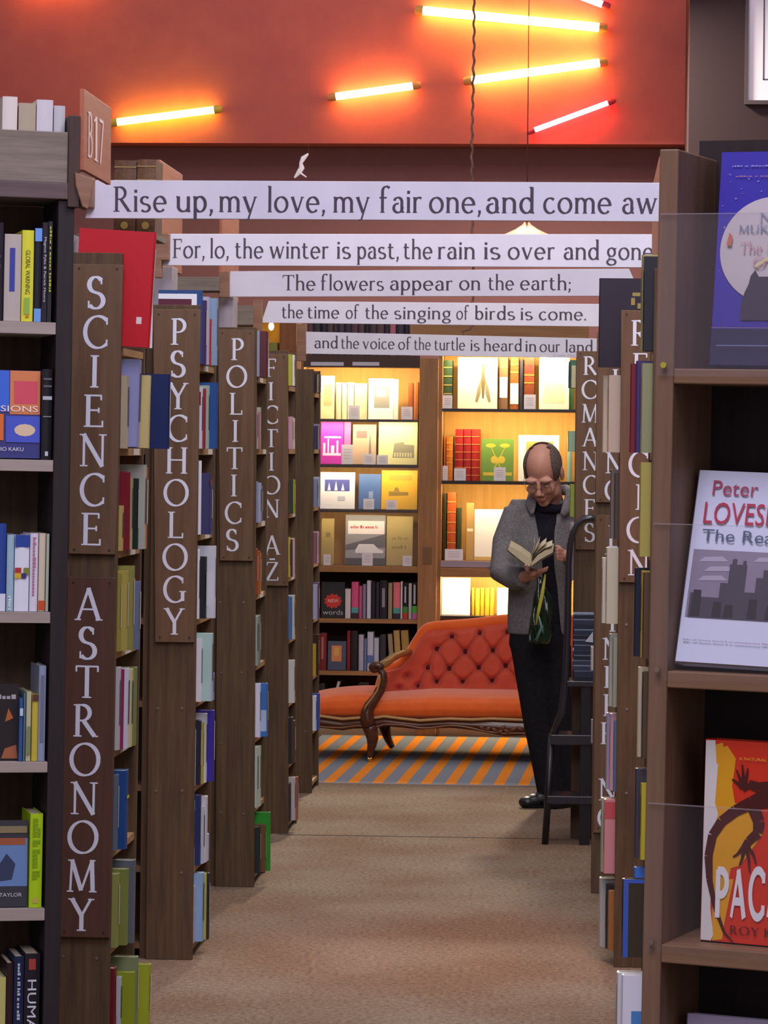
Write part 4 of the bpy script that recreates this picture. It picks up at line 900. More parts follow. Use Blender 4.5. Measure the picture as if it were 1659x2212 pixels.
def low_novel():
    y = .04; b = loc(1474, 2192, M_R, y); base = M_R @ T_(b.x, y, RZs[3]+.0015); h = loc(1480, 2192, base @ RX(-6)).z
    face_book(base, 0, .16, h, .02, 6, '#b8b0d0', 'pale lavender novel whose top edge shows on the lowest shelf', 'novels shown cover-first', [('cover_panel', rect(.012, .15, .01, h-.012), '#a49cc0')])
low_novel()
# ================================================================ far end: striped rug, display cabinets
def rug():
    A = floorP(600, 1690); Y0, Y1 = A.y, 19.1
    X0, X1 = P(600, 1690, Y0).x, 1.6
    m = bpy.data.materials.new('striped_wool'); m.use_nodes = True; nt = m.node_tree; N = nt.nodes; b = N['Principled BSDF']
    b.inputs['Roughness'].default_value = .95; b.inputs['Specular IOR Level'].default_value = .1
    tc = N.new('ShaderNodeTexCoord'); sp = N.new('ShaderNodeSeparateXYZ'); nt.links.new(tc.outputs['Object'], sp.inputs[0])
    k = N.new('ShaderNodeMath'); k.operation = 'MULTIPLY_ADD'; k.inputs[1].default_value = -.03; nt.links.new(sp.outputs[1], k.inputs[0]); nt.links.new(sp.outputs[0], k.inputs[2])
    nz = N.new('ShaderNodeTexNoise'); nz.inputs['Scale'].default_value = 40; nt.links.new(tc.outputs['Object'], nz.inputs['Vector'])
    d = N.new('ShaderNodeMath'); d.operation = 'DIVIDE'; d.inputs[1].default_value = .1235; nt.links.new(k.outputs[0], d.inputs[0])
    fr = N.new('ShaderNodeMath'); fr.operation = 'FRACT'; nt.links.new(d.outputs[0], fr.inputs[0])
    lt = N.new('ShaderNodeMath'); lt.operation = 'LESS_THAN'; lt.inputs[1].default_value = .44; nt.links.new(fr.outputs[0], lt.inputs[0])
    mx = N.new('ShaderNodeMix'); mx.data_type = 'RGBA'; mx.inputs[6].default_value = lin('#868e96'); mx.inputs[7].default_value = lin('#ee9030')
    nt.links.new(lt.outputs[0], mx.inputs[0]); nt.links.new(mx.outputs[2], b.inputs['Base Color'])
    M = Matrix.Translation((floorP(930, 1677).x-.03, Y0, 0))
    mb = MB().box(X0-M.translation.x, X1-M.translation.x, 0, Y1-Y0, .0, .006)
    o = mb.build('striped_rug', m); o.matrix_world = M
    tag(o, 'grey rug with orange stripes lying under the red sofa', 'rug')
    MB().box(X0-M.translation.x, X1-M.translation.x, -.02, 0.0, 0, .005).build('binding', mat('#a89c94', .9), o)
rug()
YC = 19.15
M_C = frame(P(690, 1592, YC))
CAB = mat('#a67c4c', .5, 'wood', '#8f683c', axis='Z'); CABX = mat('#a67c4c', .5, 'wood', '#8f683c', axis='X')
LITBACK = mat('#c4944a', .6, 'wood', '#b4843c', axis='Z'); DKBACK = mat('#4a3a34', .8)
GLSH = mat('#3a3430', .25)
cz = lambda px_, py_, y=0.0: loc(px_, py_, M_C, y)
def cab(name, label, x0, x1, top, shelves, backs, stile=None):
    t = thing('display_cabinet', label, 'cabinet', M_C)
    xa, xb = cz(x0, 1000).x, cz(x1, 1000).x; zt = cz(800, top).z
    MB().box(xa-.02, xa, 0, .34, 0, zt).build('side_panel', CAB, t); MB().box(xb, xb+.02, 0, .34, 0, zt).build('side_panel', CAB, t)
    MB().box(xa-.02, xb+.02, 0, .34, zt, zt+.05).build('top_panel', CABX, t)
    MB().box(xa, xb, -.005, .33, 0, .09).build('plinth', mat('#b09878', .6, 'wood', '#9a845f', axis='X'), t)
    Z = []
    for ya, yb, m in shelves:
        a, b = cz((x0+x1)/2, ya).z, cz((x0+x1)/2, yb).z; Z.append(a)
        MB().box(xa+.0005, xb-.0005, .004 if m is GLSH else -.004, .335, b, a).build('shelf', m, t)
    for ya, yb, m in backs:
        a, b = cz(800, ya).z, cz(800, yb).z
        MB().box(xa, xb, .325, .34, b, a).build('back_panel', m, t)
    if stile:
        sa, sb = cz(stile[0], 1000).x, cz(stile[1], 1000).x
        MB().box(sa, sb, -.03, .0, .0, zt+.05).build('stile', CAB, t, bevel=.004)
        zz = cz(900, 1200).z; MB().box(sa+.03, sb-.03, -.034, -.03, zz-.05, zz+.05).build('catch_plate', mat('#7c5c3a', .5), t)
    return t, xa, xb, zt, Z
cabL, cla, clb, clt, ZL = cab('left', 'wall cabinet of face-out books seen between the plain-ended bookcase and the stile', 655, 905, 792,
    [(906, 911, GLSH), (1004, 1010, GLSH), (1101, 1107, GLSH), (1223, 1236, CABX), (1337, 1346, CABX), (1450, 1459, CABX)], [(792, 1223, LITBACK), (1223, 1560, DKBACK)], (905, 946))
cabR, cra, crb, crt, ZR = cab('right', 'brightly lit wall cabinet of antique books behind the reading man', 954, 1262, 760,
    [(884, 890, GLSH), (1040, 1047, GLSH), (1213, 1244, CABX), (1332, 1338, GLSH)], [(760, 1560, LITBACK)])
MB().box(cra, crb, -.03, .0, cz(1000, 1246).z, cz(1000, 1228).z).build('drop_rail', CABX, cabR)
MB().box(cra, crb, -.012, -.004, cz(1000, 1225).z, cz(1000, 1212).z).build('glass_track', mat('#9c94a0', .4), cabR)
MB().box(cla, clb, -.02, .0, clt-.005, cz(800, 768).z).build('head_rail', mat('#4c3a30', .6), cabL)
MB().box(cz(890, 715).x, crb+.02, -.04, .3, crt+.051, cz(1000, 703).z).build('cornice', CABX, cabR)
MB().box(cz(890, 715).x, crb+.02, -.045, -.04, crt+.06, crt+.085).build('cornice_band', mat('#6c2c1c', .6), cabR)
for x0, x1 in ((672, 743), (762, 820)): MB().box(cz(x0, 785).x, cz(x1, 785).x, -.024, -.02, cz(x0, 790).z, cz(x0, 782).z).build('label_strip', mat('#c8c8d4', .6), cabL)
pane = MB().box(cla, clb, -.004, -.001, ZL[3]+.002, clt-.006).build('glass_pane', glassy('pane', '#d8d0c8', .96, .04), cabL)
WARM = (1.0, .78, .45)
def caselamp(x0, x1, z, power, y=.016):
    area('case_lamp', (M_C.translation.x+(x0+x1)/2, YC+y, z), x1-x0-.05, power, WARM, (M_C.translation.x+(x0+x1)/2, YC+y+.22, z-.35), size_y=.03)
caselamp(cra, crb, crt-.01, 29)
caselamp(cra, crb, ZR[0]-.03, 12)
caselamp(cra, crb, ZR[1]-.03, 11)
caselamp(cra, crb, cz(1000, 1250).z, 10)
caselamp(cla, clb, clt-.01, 21)
caselamp(cla, clb, ZL[0]-.025, 7.5)
caselamp(cla, clb, ZL[1]-.025, 8)
caselamp(cla, clb, ZL[2]-.025, 3.6)
def cface(z, x0, x1, top, color, label, group, deco=(), lean=6, y=.08, t=.014, roll=0, sh=None):
    a = loc(x0, top, M_C, y+.02); b = loc(x1, top, M_C, y+.02); h = a.z-z-.001; w = b.x-a.x
    B = M_C @ T_(a.x, y, z+.0015)
    Bf = B @ RX(-lean); face = []
    for it in deco:
        nm, c = it[0], it[1]
        if it[2] == 'r': polys = rect(w*it[3], w*it[4], h*it[5], h*it[6])
        elif it[2] == 't': polys = sans(it[3], w*it[4], w*it[5], h*it[6], h*it[7])
        else: polys = [[(w*u, h*v) for u, v in pl] for pl in it[3]]
        face.append((nm, polys, c))
    return face_book(B, 0, w, h, t, lean, color, label, group, face, roll=roll)
def card(z, x0, x1, top, bot, where, y=.03):
    a = loc(x0, top, M_C, y); b = loc(x1, bot, M_C, y); h = max(a.z-b.z, .03); w = b.x-a.x
    o = MB().box(0, w, 0, .0012, 0, h).box(0, w, 0, .02, 0, .001).build('price_card', mat('#e4e2ea', .7)); o.matrix_world = M_C @ T_(a.x, y, z+.0012)
    tag(o, 'small white price card '+where, 'card', 'price cards in the display cabinets')
    MB().flat([q for v in (.3, .45, .6, .75) for q in rect(w*.2, w*.8, h*v, h*v+.002)], lambda u, v: (u, -.0004, v)).build('printed_lines', mat('#9a98a4', .7), o)
GL, GR = 'books in the wall cabinet', 'antique books in the lit cabinet'
fl = lambda cx, cz_, rx, rz, n=14: [(cx+rx*math.cos(6.2832*k/n), cz_+rz*math.sin(6.2832*k/n)) for k in range(n)]
z = ZL[0]
cface(z, 694, 723, 812, '#d8d2a0', 'cream leaflet beside the white volumes in the wall cabinet', GL, [('lines', '#b0a070', 'r', .2, .8, .3, .8)])
spine_row(M_C, z, [('#e0d8a8', 726, 738, 826), ('#dcd6b0', 739, 750, 827), ('#e0dcb8', 751, 765, 826), ('#d8d0a4', 766, 794, 828, dict(n='thick cream', w='beside the open white pamphlet'))], 'the topmost shelf of the wall cabinet', GL, inset=.1)
cface(z, 797, 850, 818, '#e8e4dc', 'white pamphlet with grey picture on the topmost cabinet shelf', GL, [('picture', '#8c8c84', 'r', .22, .85, .28, .8), ('picture_light', '#c4c4b8', 'r', .3, .7, .55, .75)], lean=4)
cface(z, 851, 861, 820, '#e4e0d0', 'narrow white flap standing beside the white pamphlet', GL, lean=2)
spine_row(M_C, z, [('#8c4c20', 882, 893, 827), ('#a05c24', 894, 904, 825)], 'the stile end of the topmost cabinet shelf', GL, inset=.1)
card(z, 753, 777, 874, 904, 'before the cream volumes of the wall cabinet'); card(z, 867, 891, 877, 905, 'before the two brown spines of the wall cabinet')
z = ZL[1]
cface(z, 694, 742, 912, '#b828a8', 'magenta and purple book shown cover-first in the wall cabinet', GL, [('skyline', '#e8c8e8', 'p', [[(.08, .2), (.9, .2), (.9, .26), (.08, .26)], [(.1, .26), (.2, .26), (.2, .5), (.1, .5)], [(.3, .26), (.36, .26), (.36, .6), (.3, .6)], [(.45, .26), (.6, .26), (.6, .44), (.45, .44)], [(.7, .26), (.78, .26), (.78, .56), (.7, .56)]]), ('title', '#f0d8f0', 'r', .15, .9, .62, .66)])
cface(z, 744, 758, 912, '#dc5c9c', 'pink strip-like book beside the magenta one', GL)
cface(z, 763, 813, 917, '#a89480', 'grey-pink book with a spire beside the pink one', GL, [('spire', '#6c6460', 'p', [[(.68, .2), (.8, .2), (.78, .5), (.74, .85), (.7, .5)]]), ('title', '#b86060', 'r', .15, .6, .66, .84)])
cface(z, 819, 902, 912, '#ccca94', 'pale green book with a grey building in the wall cabinet', GL, [('building', '#848470', 'p', [[(.36, .16), (.92, .16), (.92, .46), (.66, .48), (.64, .54), (.4, .5)]]), ('arches', '#c0bc94', 'p', [[(.4+.07*i, .18), (.44+.07*i, .18), (.44+.07*i, .28), (.4+.07*i, .28)] for i in range(7)])])
card(z, 738, 762, 958, 1001, 'before the pink strip-like book'); card(z, 785, 808, 978, 1001, 'before the grey-pink spire book'); card(z, 814, 838, 982, 1003, 'before the pale green building book')
z = ZL[2]
cface(z, 693, 767, 1020, '#e2e2ea', 'white book with a blue photograph in the wall cabinet', GL, [('photograph', '#48509c', 'r', .12, .85, .48, .8), ('white_tents', '#c8cce8', 'p', [[(.2, .5), (.3, .5), (.25, .72)], [(.4, .5), (.5, .5), (.45, .76)], [(.6, .5), (.7, .5), (.65, .7)]]), ('small_drawing', '#b8bcd0', 'r', .5, .72, .22, .34)])
cface(z, 776, 823, 1024, '#4464a0', 'plain blue book between white and yellow covers', GL, [('mark', '#7c90b8', 'r', .45, .65, .3, .5)])
cface(z, 825, 902, 1016, '#d0a420', 'yellow book with a bridge drawing in the wall cabinet', GL, [('bridge', '#8c7428', 'p', [[(.2, .34), (.75, .36), (.75, .44), (.2, .46)], [(.34, .46), (.5, .46), (.46, .56), (.38, .56)]]), ('title', '#b08c24', 'r', .2, .85, .74, .88)])
card(z, 785, 808, 1078, 1101, 'before the plain blue book'); card(z, 834, 857, 1080, 1101, 'before the yellow bridge book')
z = ZL[3]
cface(z, 695, 722, 1120, '#a08c50', 'tan book beside the plain-ended bookcase in the wall cabinet', GL, [('mark', '#7c6c40', 'r', .35, .7, .6, .7)])
cface(z, 747, 833, 1112, '#8c8c94', 'grey photographic book with white car in the wall cabinet', GL, [('white_panel', '#dcd8dc', 'r', .06, .97, .62, .88), ('title', '#b85058', 't', '~13', .12, .8, .73, .06), ('hillside', '#5c5c64', 'p', [[(.0, .4), (1, .62), (1, .36), (0, .3)]]), ('car', '#d0d0d8', 'p', [[(.25, .3), (.34, .42), (.7, .42), (.84, .32), (.95, .3), (.95, .24), (.25, .24)]]), ('road', '#484850', 'r', 0, 1, 0, .14)])
cface(z, 836, 892, 1115, '#a8965c', 'tan lettered book at the stile end of the fourth cabinet shelf', GL, [('title', '#887640', 't', '~5', .2, .75, .34, .07), ('title', '#90804c', 't', '~6', .2, .8, .52, .07)])
card(z, 699, 714, 1198, 1222, 'before the tan book by the plain-ended bookcase'); card(z, 782, 805, 1194, 1223, 'before the grey car book'); card(z, 870, 889, 1199, 1222, 'before the tan lettered book')
z = ZL[4]
star = [(.5+(.40 if k % 2 == 0 else .33)*math.cos(k*.2856), .46+(.22 if k % 2 == 0 else .17)*math.sin(k*.2856)) for k in range(22)]
cface(z, 695, 745, 1257, '#262226', 'black book with red burst lettered New words', GL, [('red_burst', '#d83424', 'p', [star]), ('title', '#f0d8d0', 't', 'NEW', .28, .74, .42, .10), ('title', '#c4bcbc', 't', 'words', .06, .94, .08, .14)])
bs = lambda *a: dict(sp=list(a))
spine_row(M_C, z, [('#d8d4cc', 746, 758, 1272), ('#d85888', 760, 775, 1257, bs(('r', '#50a8a0', 0, 1, .15, .3), ('r', '#3a3038', 0, 1, 0, .15))), ('#c86888', 776, 783, 1266), ('#8c88a0', 784, 791, 1262), ('#d8dce4', 793, 802, 1254), ('#2a2a34', 803, 811, 1256), ('#383440', 812, 820, 1258), ('#26242a', 821, 837, 1254, bs(('r', '#8c8c94', .3, .7, .3, .8))), ('#a09870', 839, 848, 1259), ('#dc787c', 850, 865, 1258, bs(('r', '#50a090', 0, 1, .15, .3), ('r', '#302c34', 0, 1, 0, .15))), ('#d4d4d8', 866, 870, 1256), ('#241f24', 871, 882, 1259, bs(('r', '#c03c24', 0, 1, 0, .17), ('r', '#3c9434', 0, 1, .17, .34), ('r', '#c4c4c8', .3, .6, .45, .9))), ('#c8c8c0', 883, 890, 1260), ('#1e1c20', 891, 902, 1259, bs(('r', '#c464a0', 0, 1, 0, .16), ('r', '#48b434', 0, 1, .16, .36), ('r', '#b8b8bc', .25, .65, .42, .95)))], 'the black New words shelf', GL, inset=.03)
z = ZL[5]
cface(z, 709, 748, 1385, '#4c5468', 'slate book with an orange square near the sofa arm', GL, [('orange_square', '#d88850', 'r', .2, .75, .3, .85), ('yellow_spot', '#d8b050', 'r', .35, .6, .5, .78)], y=.03)
spine_row(M_C, z, [('#7c2c2c', 690, 706, 1368, bs(('r', '#a8706c', .3, .6, .3, .9))), ('#8c2c34', 750, 757, 1363), ('#2c2428', 758, 773, 1364), ('#b4b8c4', 775, 786, 1371), ('#7888b0', 787, 793, 1380), ('#c0c8d8', 794, 807, 1365, bs(('r', '#5c74b0', 0, 1, .2, .4))), ('#b8c4d0', 808, 819, 1378), ('#383840', 821, 834, 1372), ('#9c8c6c', 843, 853, 1370, dict(lean=-4)), ('#b49a5c', 856, 869, 1362, dict(lean=-4)), ('#a88c4c', 872, 888, 1362, dict(lean=-4))], 'the shelf over the sofa arm', GL, inset=.03)
z = .0905
spine_row(M_C, z, [('#34302c', 690, 702, 1478), ('#c8ccd0', 708, 714, 1470, dict(lean=14)), ('#2c3c34', 738, 741, 1490), ('#4c4440', 742, 760, 1488), ('#26242a', 774, 797, 1476, bs(('r', '#b8bcc0', .1, .9, .86, .94)))], 'the lowest shelf behind the sofa seat', GL, inset=.03)
# --- lit cabinet
z = ZR[0]
spine_row(M_C, z, [('#30482c', 959, 978, 778, bs(*[('r', '#a8944c', 0, 1, f, f+.02) for f in (.12, .3, .48, .66, .84)]))], 'the stile end of the topmost lit shelf', GR, inset=.1)
moth = [[(.62, .2), (.66, .2), (.69, .5), (.67, .86), (.64, .9), (.61, .86), (.59, .5)], [(.6, .62), (.5, .4), (.44, .14), (.5, .12), (.58, .3)], [(.68, .62), (.78, .4), (.84, .14), (.78, .12), (.7, .3)]]
cface(z, 990, 1075, 772, '#e4dcc4', 'big white page with a moth engraving on the topmost lit shelf', GR, [('moth_engraving', '#8c8058', 'p', moth), ('moth_body', '#6c6040', 'p', [moth[0]])], lean=4)
spine_row(M_C, z, [('#7c5c40', 1079, 1098, 772, bs(('r', '#dcd8d8', .05, .95, .22, .62), ('r', '#b09858', 0, 1, .8, .82))), ('#8c4c20', 1103, 1121, 772, bs(('r', '#dcd8d4', .0, 1, .1, .5), ('r', '#c09040', 0, 1, .7, .73), ('r', '#c09040', 0, 1, .85, .88))), ('#2c2c38', 1124, 1131, 776), ('#6c3418', 1133, 1155, 772, bs(('r', '#982820', .1, .9, .72, .86), ('r', '#b88838', 0, 1, .5, .52), ('r', '#b88838', 0, 1, .65, .67)))], 'the topmost lit shelf, after the moth page', GR, inset=.1)
cface(z, 1166, 1230, 772, '#e6dec4', 'white opened page beside the ROMANCES panel', GR, [('text_lines', '#d4c8a4', 'r', .15, .85, .12, .5)], lean=4)
spine_row(M_C, z, [('#3c6c44', 1231, 1240, 790)], 'the ROMANCES end of the topmost lit shelf', GR, inset=.1)
card(z, 956.5, 977, 852, 881, 'before the dark green spine of the lit cabinet'); card(z, 1132, 1157, 853, 885, 'before the brown red-labelled spine')
z = ZR[1]
band = lambda c: bs(*[('r', c, 0, 1, f, f+.012) for f in (.1, .25, .4, .55, .7, .85)])
spine_row(M_C, z, [('#b46420', 959.5, 963.5, 943), ('#b8681c', 964.5, 979, 943, band('#d09848')), ('#8c1c18', 984, 1001, 927, band('#c88040')), ('#8c1c1c', 1002, 1018, 927, band('#c88040')), ('#a02418', 1019, 1037, 927, band('#d08848'))], 'the red-bound second lit shelf', GR, inset=.1)
orn = [fl(.28, .84, .16, .05), fl(.72, .84, .16, .05), [(.28, .8), (.3, .8), (.62, .3), (.58, .3)], [(.72, .8), (.74, .8), (.42, .3), (.38, .3)], fl(.4, .5, .12, .09), fl(.62, .5, .12, .09)]
cface(z, 1041, 1110, 948, '#5c7c2c', 'green book with yellow ornament in the lit cabinet', GR, [('ornament', '#b09c2c', 'p', orn), ('border', '#b09c2c', 'r', .05, .95, .12, .2)], lean=5)
cface(z, 1121, 1208, 940, '#e8e4d4', 'white-framed picture book behind the man’s head', GR, [('gilt_picture', '#b8984c', 'r', .18, .86, .1, .86), ('gilt_picture_inner', '#d0b878', 'r', .26, .78, .18, .7)], lean=4)
spine_row(M_C, z, [('#8cb0a0', 1226, 1236, 944)], 'the ROMANCES end of the second lit shelf', GR, inset=.08)
card(z, 956.5, 967, 1006, 1038, 'before the orange leather spines'); card(z, 981, 1006, 1012, 1039, 'before the three red leather volumes'); card(z, 1067, 1092, 1009, 1039, 'before the green ornamented book')
z = ZR[2]
spine_row(M_C, z, [('#26382c', 959.5, 964.5, 1066), ('#b4501c', 967, 986, 1063, band('#d89848')), ('#34442c', 987, 996, 1097)], 'the third lit shelf', GR, inset=.1)
cface(z, 1008, 1024, 1086, '#b08c4c', 'tan mount beside the bright white page', GR, [('glint', '#e0d4b0', 'r', .1, .9, .5, .55)])
cface(z, 1026, 1090, 1100, '#f0ece0', 'bright white page left of the man on the third lit shelf', GR, [('gilt_edge', '#c8a85c', 'r', 0, 1, 0, .07)], lean=5)
card(z, 961, 1000, 1187, 1212, 'widest, before the tall orange-red spine')
z = ZR[3]
cface(z, 955, 1016, 1248, '#f0ece4', 'white page above the sofa back in the lit cabinet', GR, [('faint_text', '#e4dcc8', 'r', .2, .8, .3, .7)], lean=4)
spine_row(M_C, z, [('#c8982c', 1019, 1026, 1270), ('#c49428', 1027, 1037, 1271), ('#c8982c', 1038, 1047, 1270), ('#c09024', 1048, 1058, 1271), ('#c8982c', 1059, 1068, 1270)], 'the gold row over the sofa back', GR, inset=.1)
cface(z, 1075, 1101, 1270, '#ece4cc', 'cream page beside the gold row, touching the man’s elbow', GR, lean=4)
# --- dark books on top of the wall cabinet
zt2 = clt+.051; row = []; x = 664; R = random.Random(11)
while x < 884:
    w = R.uniform(9, 17); row.append((R.choice(['#3c3440', '#2e2a34', '#4a3c40', '#38343c', '#5c4448', '#443c4c']) if abs(x-846) > 8 else '#b87080', x, x+w, R.uniform(684, 696))); x += w+.6
spine_row(M_C, zt2, row, 'the row on top of the wall cabinet', 'dark books on top of the wall cabinet', inset=.05)
# --- small lit recess far behind the FICTION panel
def recess():
    t = thing('lit_recess', 'small yellow-lit shelf recess glimpsed above the FICTION panel', 'cabinet', M_C)
    xa, xb, z0, z1 = cz(548, 700).x, cz(640, 700).x, cz(600, 800).z, cz(600, 680).z
    MB().box(xa, xb, .3, .32, z0, z1).build('back_panel', mat('#d8a030', .6), t)
    MB().box(xa-.02, xa, 0, .32, 0, z1).build('side_panel', CAB, t)
    MB().box(cz(604, 700).x, cz(640, 700).x, 0, .3, 0, z1).build('post', mat('#94603a', .6, 'wood', '#7c4c2c', axis='Z'), t)
    MB().box(xa, cz(604, 700).x, 0, .3, z0-.02, z0).build('shelf', CABX, t)
    MB().box(xa-.02, xb, 0, .32, z1, z1+.03).build('top_panel', CABX, t)
    p = cz(586, 705, .14); MB().ell(tuple(p), (.016, .016, .024)).build('bulb', mat('#fff4d0', .4, emit=((1, .8, .4), 22)), t, smooth=True)
    MB().tube([p+Vector((0, 0, .02)), (p.x, p.y, z1)], .006, 8).build('bulb_holder', mat('#6c5c40', .5), t)
    spine_row(M_C, z0, [('#8c8c34', 577, 600, 740)], 'the yellow-lit recess', 'books in the lit recess', inset=.05)
recess()
# ================================================================ the tufted sofa
S0 = P(800, 1650, 17.5); M_S = frame(S0)
M_S[2][3] = .006
VEL = mat('#d05840', .75, 'noise', '#c24c34', sheen=.5, spec=.15, scale=.6)
VEL_LIT = mat('#ee7030', .75, 'noise', '#e06228', sheen=.6, spec=.15, scale=.6)  # same velvet; light on seat and rim painted in as brighter orange
WAL = mat('#5c3420', .28, 'wood', '#3e2214', spec=.5, axis='X')
GILT = mat('#b08a50', .35, spec=.5)
sl = lambda px_, py_, y=0.0: loc(px_, py_, M_S, y)
def interp(tab, x):
    for (a, b), (c, d) in zip(tab, tab[1:]):
        if x <= c: return b+(d-b)*max(0, (x-a))/(c-a)
    return tab[-1][1]
sofa = thing('sofa', 'orange-red velvet sofa with tufted back and carved walnut frame', 'sofa', M_S)
TOP = [(812, 1512), (822, 1480), (834, 1441), (868, 1433), (888, 1408), (907, 1375), (920, 1356), (934, 1350), (1022, 1344), (1098, 1334), (1262, 1331)]
BT = [(660+a/2.592, 1230+b/2.592) for a, b in ((820,375),(975,355),(1130,350),(735,445),(895,462),(1050,455),(1205,448),(685,550),(805,555),(970,550),(1120,540),(1275,540),(570,600),(735,630),(880,630),(1045,625),(1200,620),(525,665),(630,655),(1285,345),(1360,445))]
SEG = [(a, b) for i, a in enumerate(BT) for b in BT[i+1:] if 18 < abs(a[0]-b[0]) < 46 and 22 < abs(a[1]-b[1]) < 52]
def segd(p, a, b):
    dx, dy = b[0]-a[0], b[1]-a[1]; t = max(0, min(1, ((p[0]-a[0])*dx+(p[1]-a[1])*dy)/(dx*dx+dy*dy)))
    return math.hypot(p[0]-a[0]-t*dx, p[1]-a[1]-t*dy)
def backpt(u, v):
    x = 812+450*u; tp = interp(TOP, x); yy = 1514+(tp-1514)*v
    pit = sum(math.exp(-((x-a)**2+(yy-b)**2)/70) for a, b in BT)
    cr = sum(math.exp(-(segd((x, yy), a, b)/3.2)**2) for a, b in SEG if abs((a[0]+b[0])/2-x) < 50)
    ed = min(1, (1-v)*6+.2)*min(1, v*5+.4)*min(1, u*14+.2)
    d = .06*ed - .05*min(pit, 1.2) - .022*min(cr, 1)*ed
    y = .60+.09*v
    q = loc(x, yy, M_S, y); return (q.x, y-d, q.z)
MB().grid(backpt, 190, 84).build('backrest', VEL, sofa, smooth='all')
rim = []
for x, yy in TOP: q = sl(x, yy, .69 if yy < 1450 else .64); rim.append((q.x, .70, q.z))
bp = [(p[0], p[2]) for p in rim] + [(rim[-1][0], .25), (rim[0][0], .25)]
MB().prism(bp, .70, .76).build('back_board', VEL, sofa)
smooth = []
for i in range(len(rim)-1):
    for k in range(5):
        f = k/5; smooth.append(Vector(rim[i]).lerp(Vector(rim[i+1]), f))
for _ in range(3): smooth = [smooth[0]]+[(smooth[i-1]+smooth[i]*2+smooth[i+1])/4 for i in range(1, len(smooth)-1)]+[smooth[-1]]
MB().tube([p+Vector((0, -.02, -.012)) for p in smooth], .034, 12).build('padded_rim', VEL_LIT, sofa, smooth='all')
for a, b in BT:
    if a < 1255 and b > interp(TOP, a):
        v = (b-1514)/(interp(TOP, a)-1514); y = .60+.09*v; q = sl(a, b, y)
        MB().ell((q.x, y-.004, q.z), (.011, .008, .011), nu=10, nv=6).build('tuft_button', mat('#6c1c14', .7), sofa, smooth=True)
SEC = [(.03, .228), (.0, .25), (-.012, .285), (-.002, .318), (.04, .342), (.14, .356), (.3, .362), (.46, .36), (.66, .345)]
def seatpt(x0, x1, hf):
    def fn(u, v):
        k = v*(len(SEC)-1); i = min(int(k), len(SEC)-2); f = k-i
        y = SEC[i][0]*(1-f)+SEC[i+1][0]*f; z = SEC[i][1]*(1-f)+SEC[i+1][1]*f
        x = x0+(x1-x0)*u; e, w = hf(u)
        return (x, y*w+.3*(1-w), .228+(z-.228)*e)
    return fn
xs0, xs1 = sl(800, 1530).x, sl(1262, 1530).x
MB().grid(seatpt(xs0, xs1, lambda u: (.86+.2*min(1, u*3.5)-.0*u, 1)), 60, 34).build('seat_cushion', VEL_LIT, sofa, smooth='all')
MB().grid(seatpt(sl(600, 1530).x, xs0+.01, lambda u: (.3+.85*math.sin(min(1, u*1.05)*1.5708)**.6*(1 if u < .9 else 1), .55+.45*min(1, u*2.2))), 40, 34).build('seat_cushion', VEL_LIT, sofa, smooth='all')
RT = [(604, 1552), (660, 1549), (690, 1547), (740, 1554), (776, 1551), (803, 1552), (830, 1548), (870, 1553), (907, 1557), (970, 1553), (1020, 1555), (1060, 1553), (1134, 1556), (1262, 1553)]
RB = [(604, 1568), (660, 1570), (690, 1572), (740, 1578), (776, 1572), (803, 1575), (830, 1568), (870, 1572), (907, 1576), (970, 1572), (1020, 1577), (1060, 1584), (1090, 1590), (1134, 1589), (1262, 1580)]
up = [sl(604+i*6.58, interp(RT, 604+i*6.58), -.02) for i in range(101)]; dn = [sl(604+i*6.58, interp(RB, 604+i*6.58), -.02) for i in range(101)]
ap = MB(); n = 101
def apr(u, v):
    i = min(int(u*100+.5), 100); a, b = up[i], dn[i]; y = -.02-.016*math.sin(v*math.pi)**.7+.01*math.sin(v*9)*.3
    return (a.x, y, a.z+(b.z-a.z)*v)
ap.grid(apr, 100, 10); ap.prism([(p.x, p.z) for p in up[::4]]+[(p.x, p.z) for p in dn[::-4]], -.018, .012)
ap.build('apron', WAL, sofa, smooth=True)
MB().tube([(p.x, -.034, p.z+.002) for p in up], .0085, 8).build('gilt_bead', GILT, sofa, smooth='all')
MB().tube([(dn[i].x, -.034, dn[i].z+.012+.004*math.sin(i*.35)) for i in range(101)], .0055, 8).build('carved_moulding', mat('#7a5236', .3, spec=.5), sofa, smooth='all')
cv = MB()
for i, (a, b) in enumerate(((1040, 1571), (1054, 1574), (1068, 1576), (1080, 1580), (1094, 1579), (1108, 1576), (1122, 1574), (1086, 1572))):
    q = sl(a, b, -.03); cv.ell((q.x, -.034, q.z), (.022, .012, .011), Matrix.Rotation(.5*(-1)**i, 3, 'Y'), 10, 7)
cv.build('carved_leaves', mat('#6c4228', .3, spec=.5), sofa, smooth='all')
MB().box(xs0-.4, xs1, .02, .74, .19, .235).build('seat_frame', mat('#3a2216', .6), sofa)
A = [sl(a, b, y) for a, b, y in ((820, 1443, -.03), (827, 1456, -.03), (828, 1470, -.03), (823, 1490, -.03), (811, 1508, -.03), (799, 1524, -.03), (793, 1538, -.03), (793, 1552, -.03), (798, 1568, -.03))]
MB().tube(A, [.018, .022, .025, .024, .026, .03, .034, .042, .04], 14).build('arm_post', WAL, sofa, smooth='all')
MB().tube([p+Vector((-.018, -.022, 0)) for p in A[1:7]], .006, 6).build('gilt_bead', GILT, sofa, smooth='all')
sc = [sl(812+11*math.cos(t)*(1-t/9), 1444-9*math.sin(t)*(1-t/9), -.03) for t in [k*.42 for k in range(14)]]
MB().tube(sc, [.022]*8+[.02, .018, .016, .014, .012, .012], 10).build('arm_scroll', WAL, sofa, smooth='all')
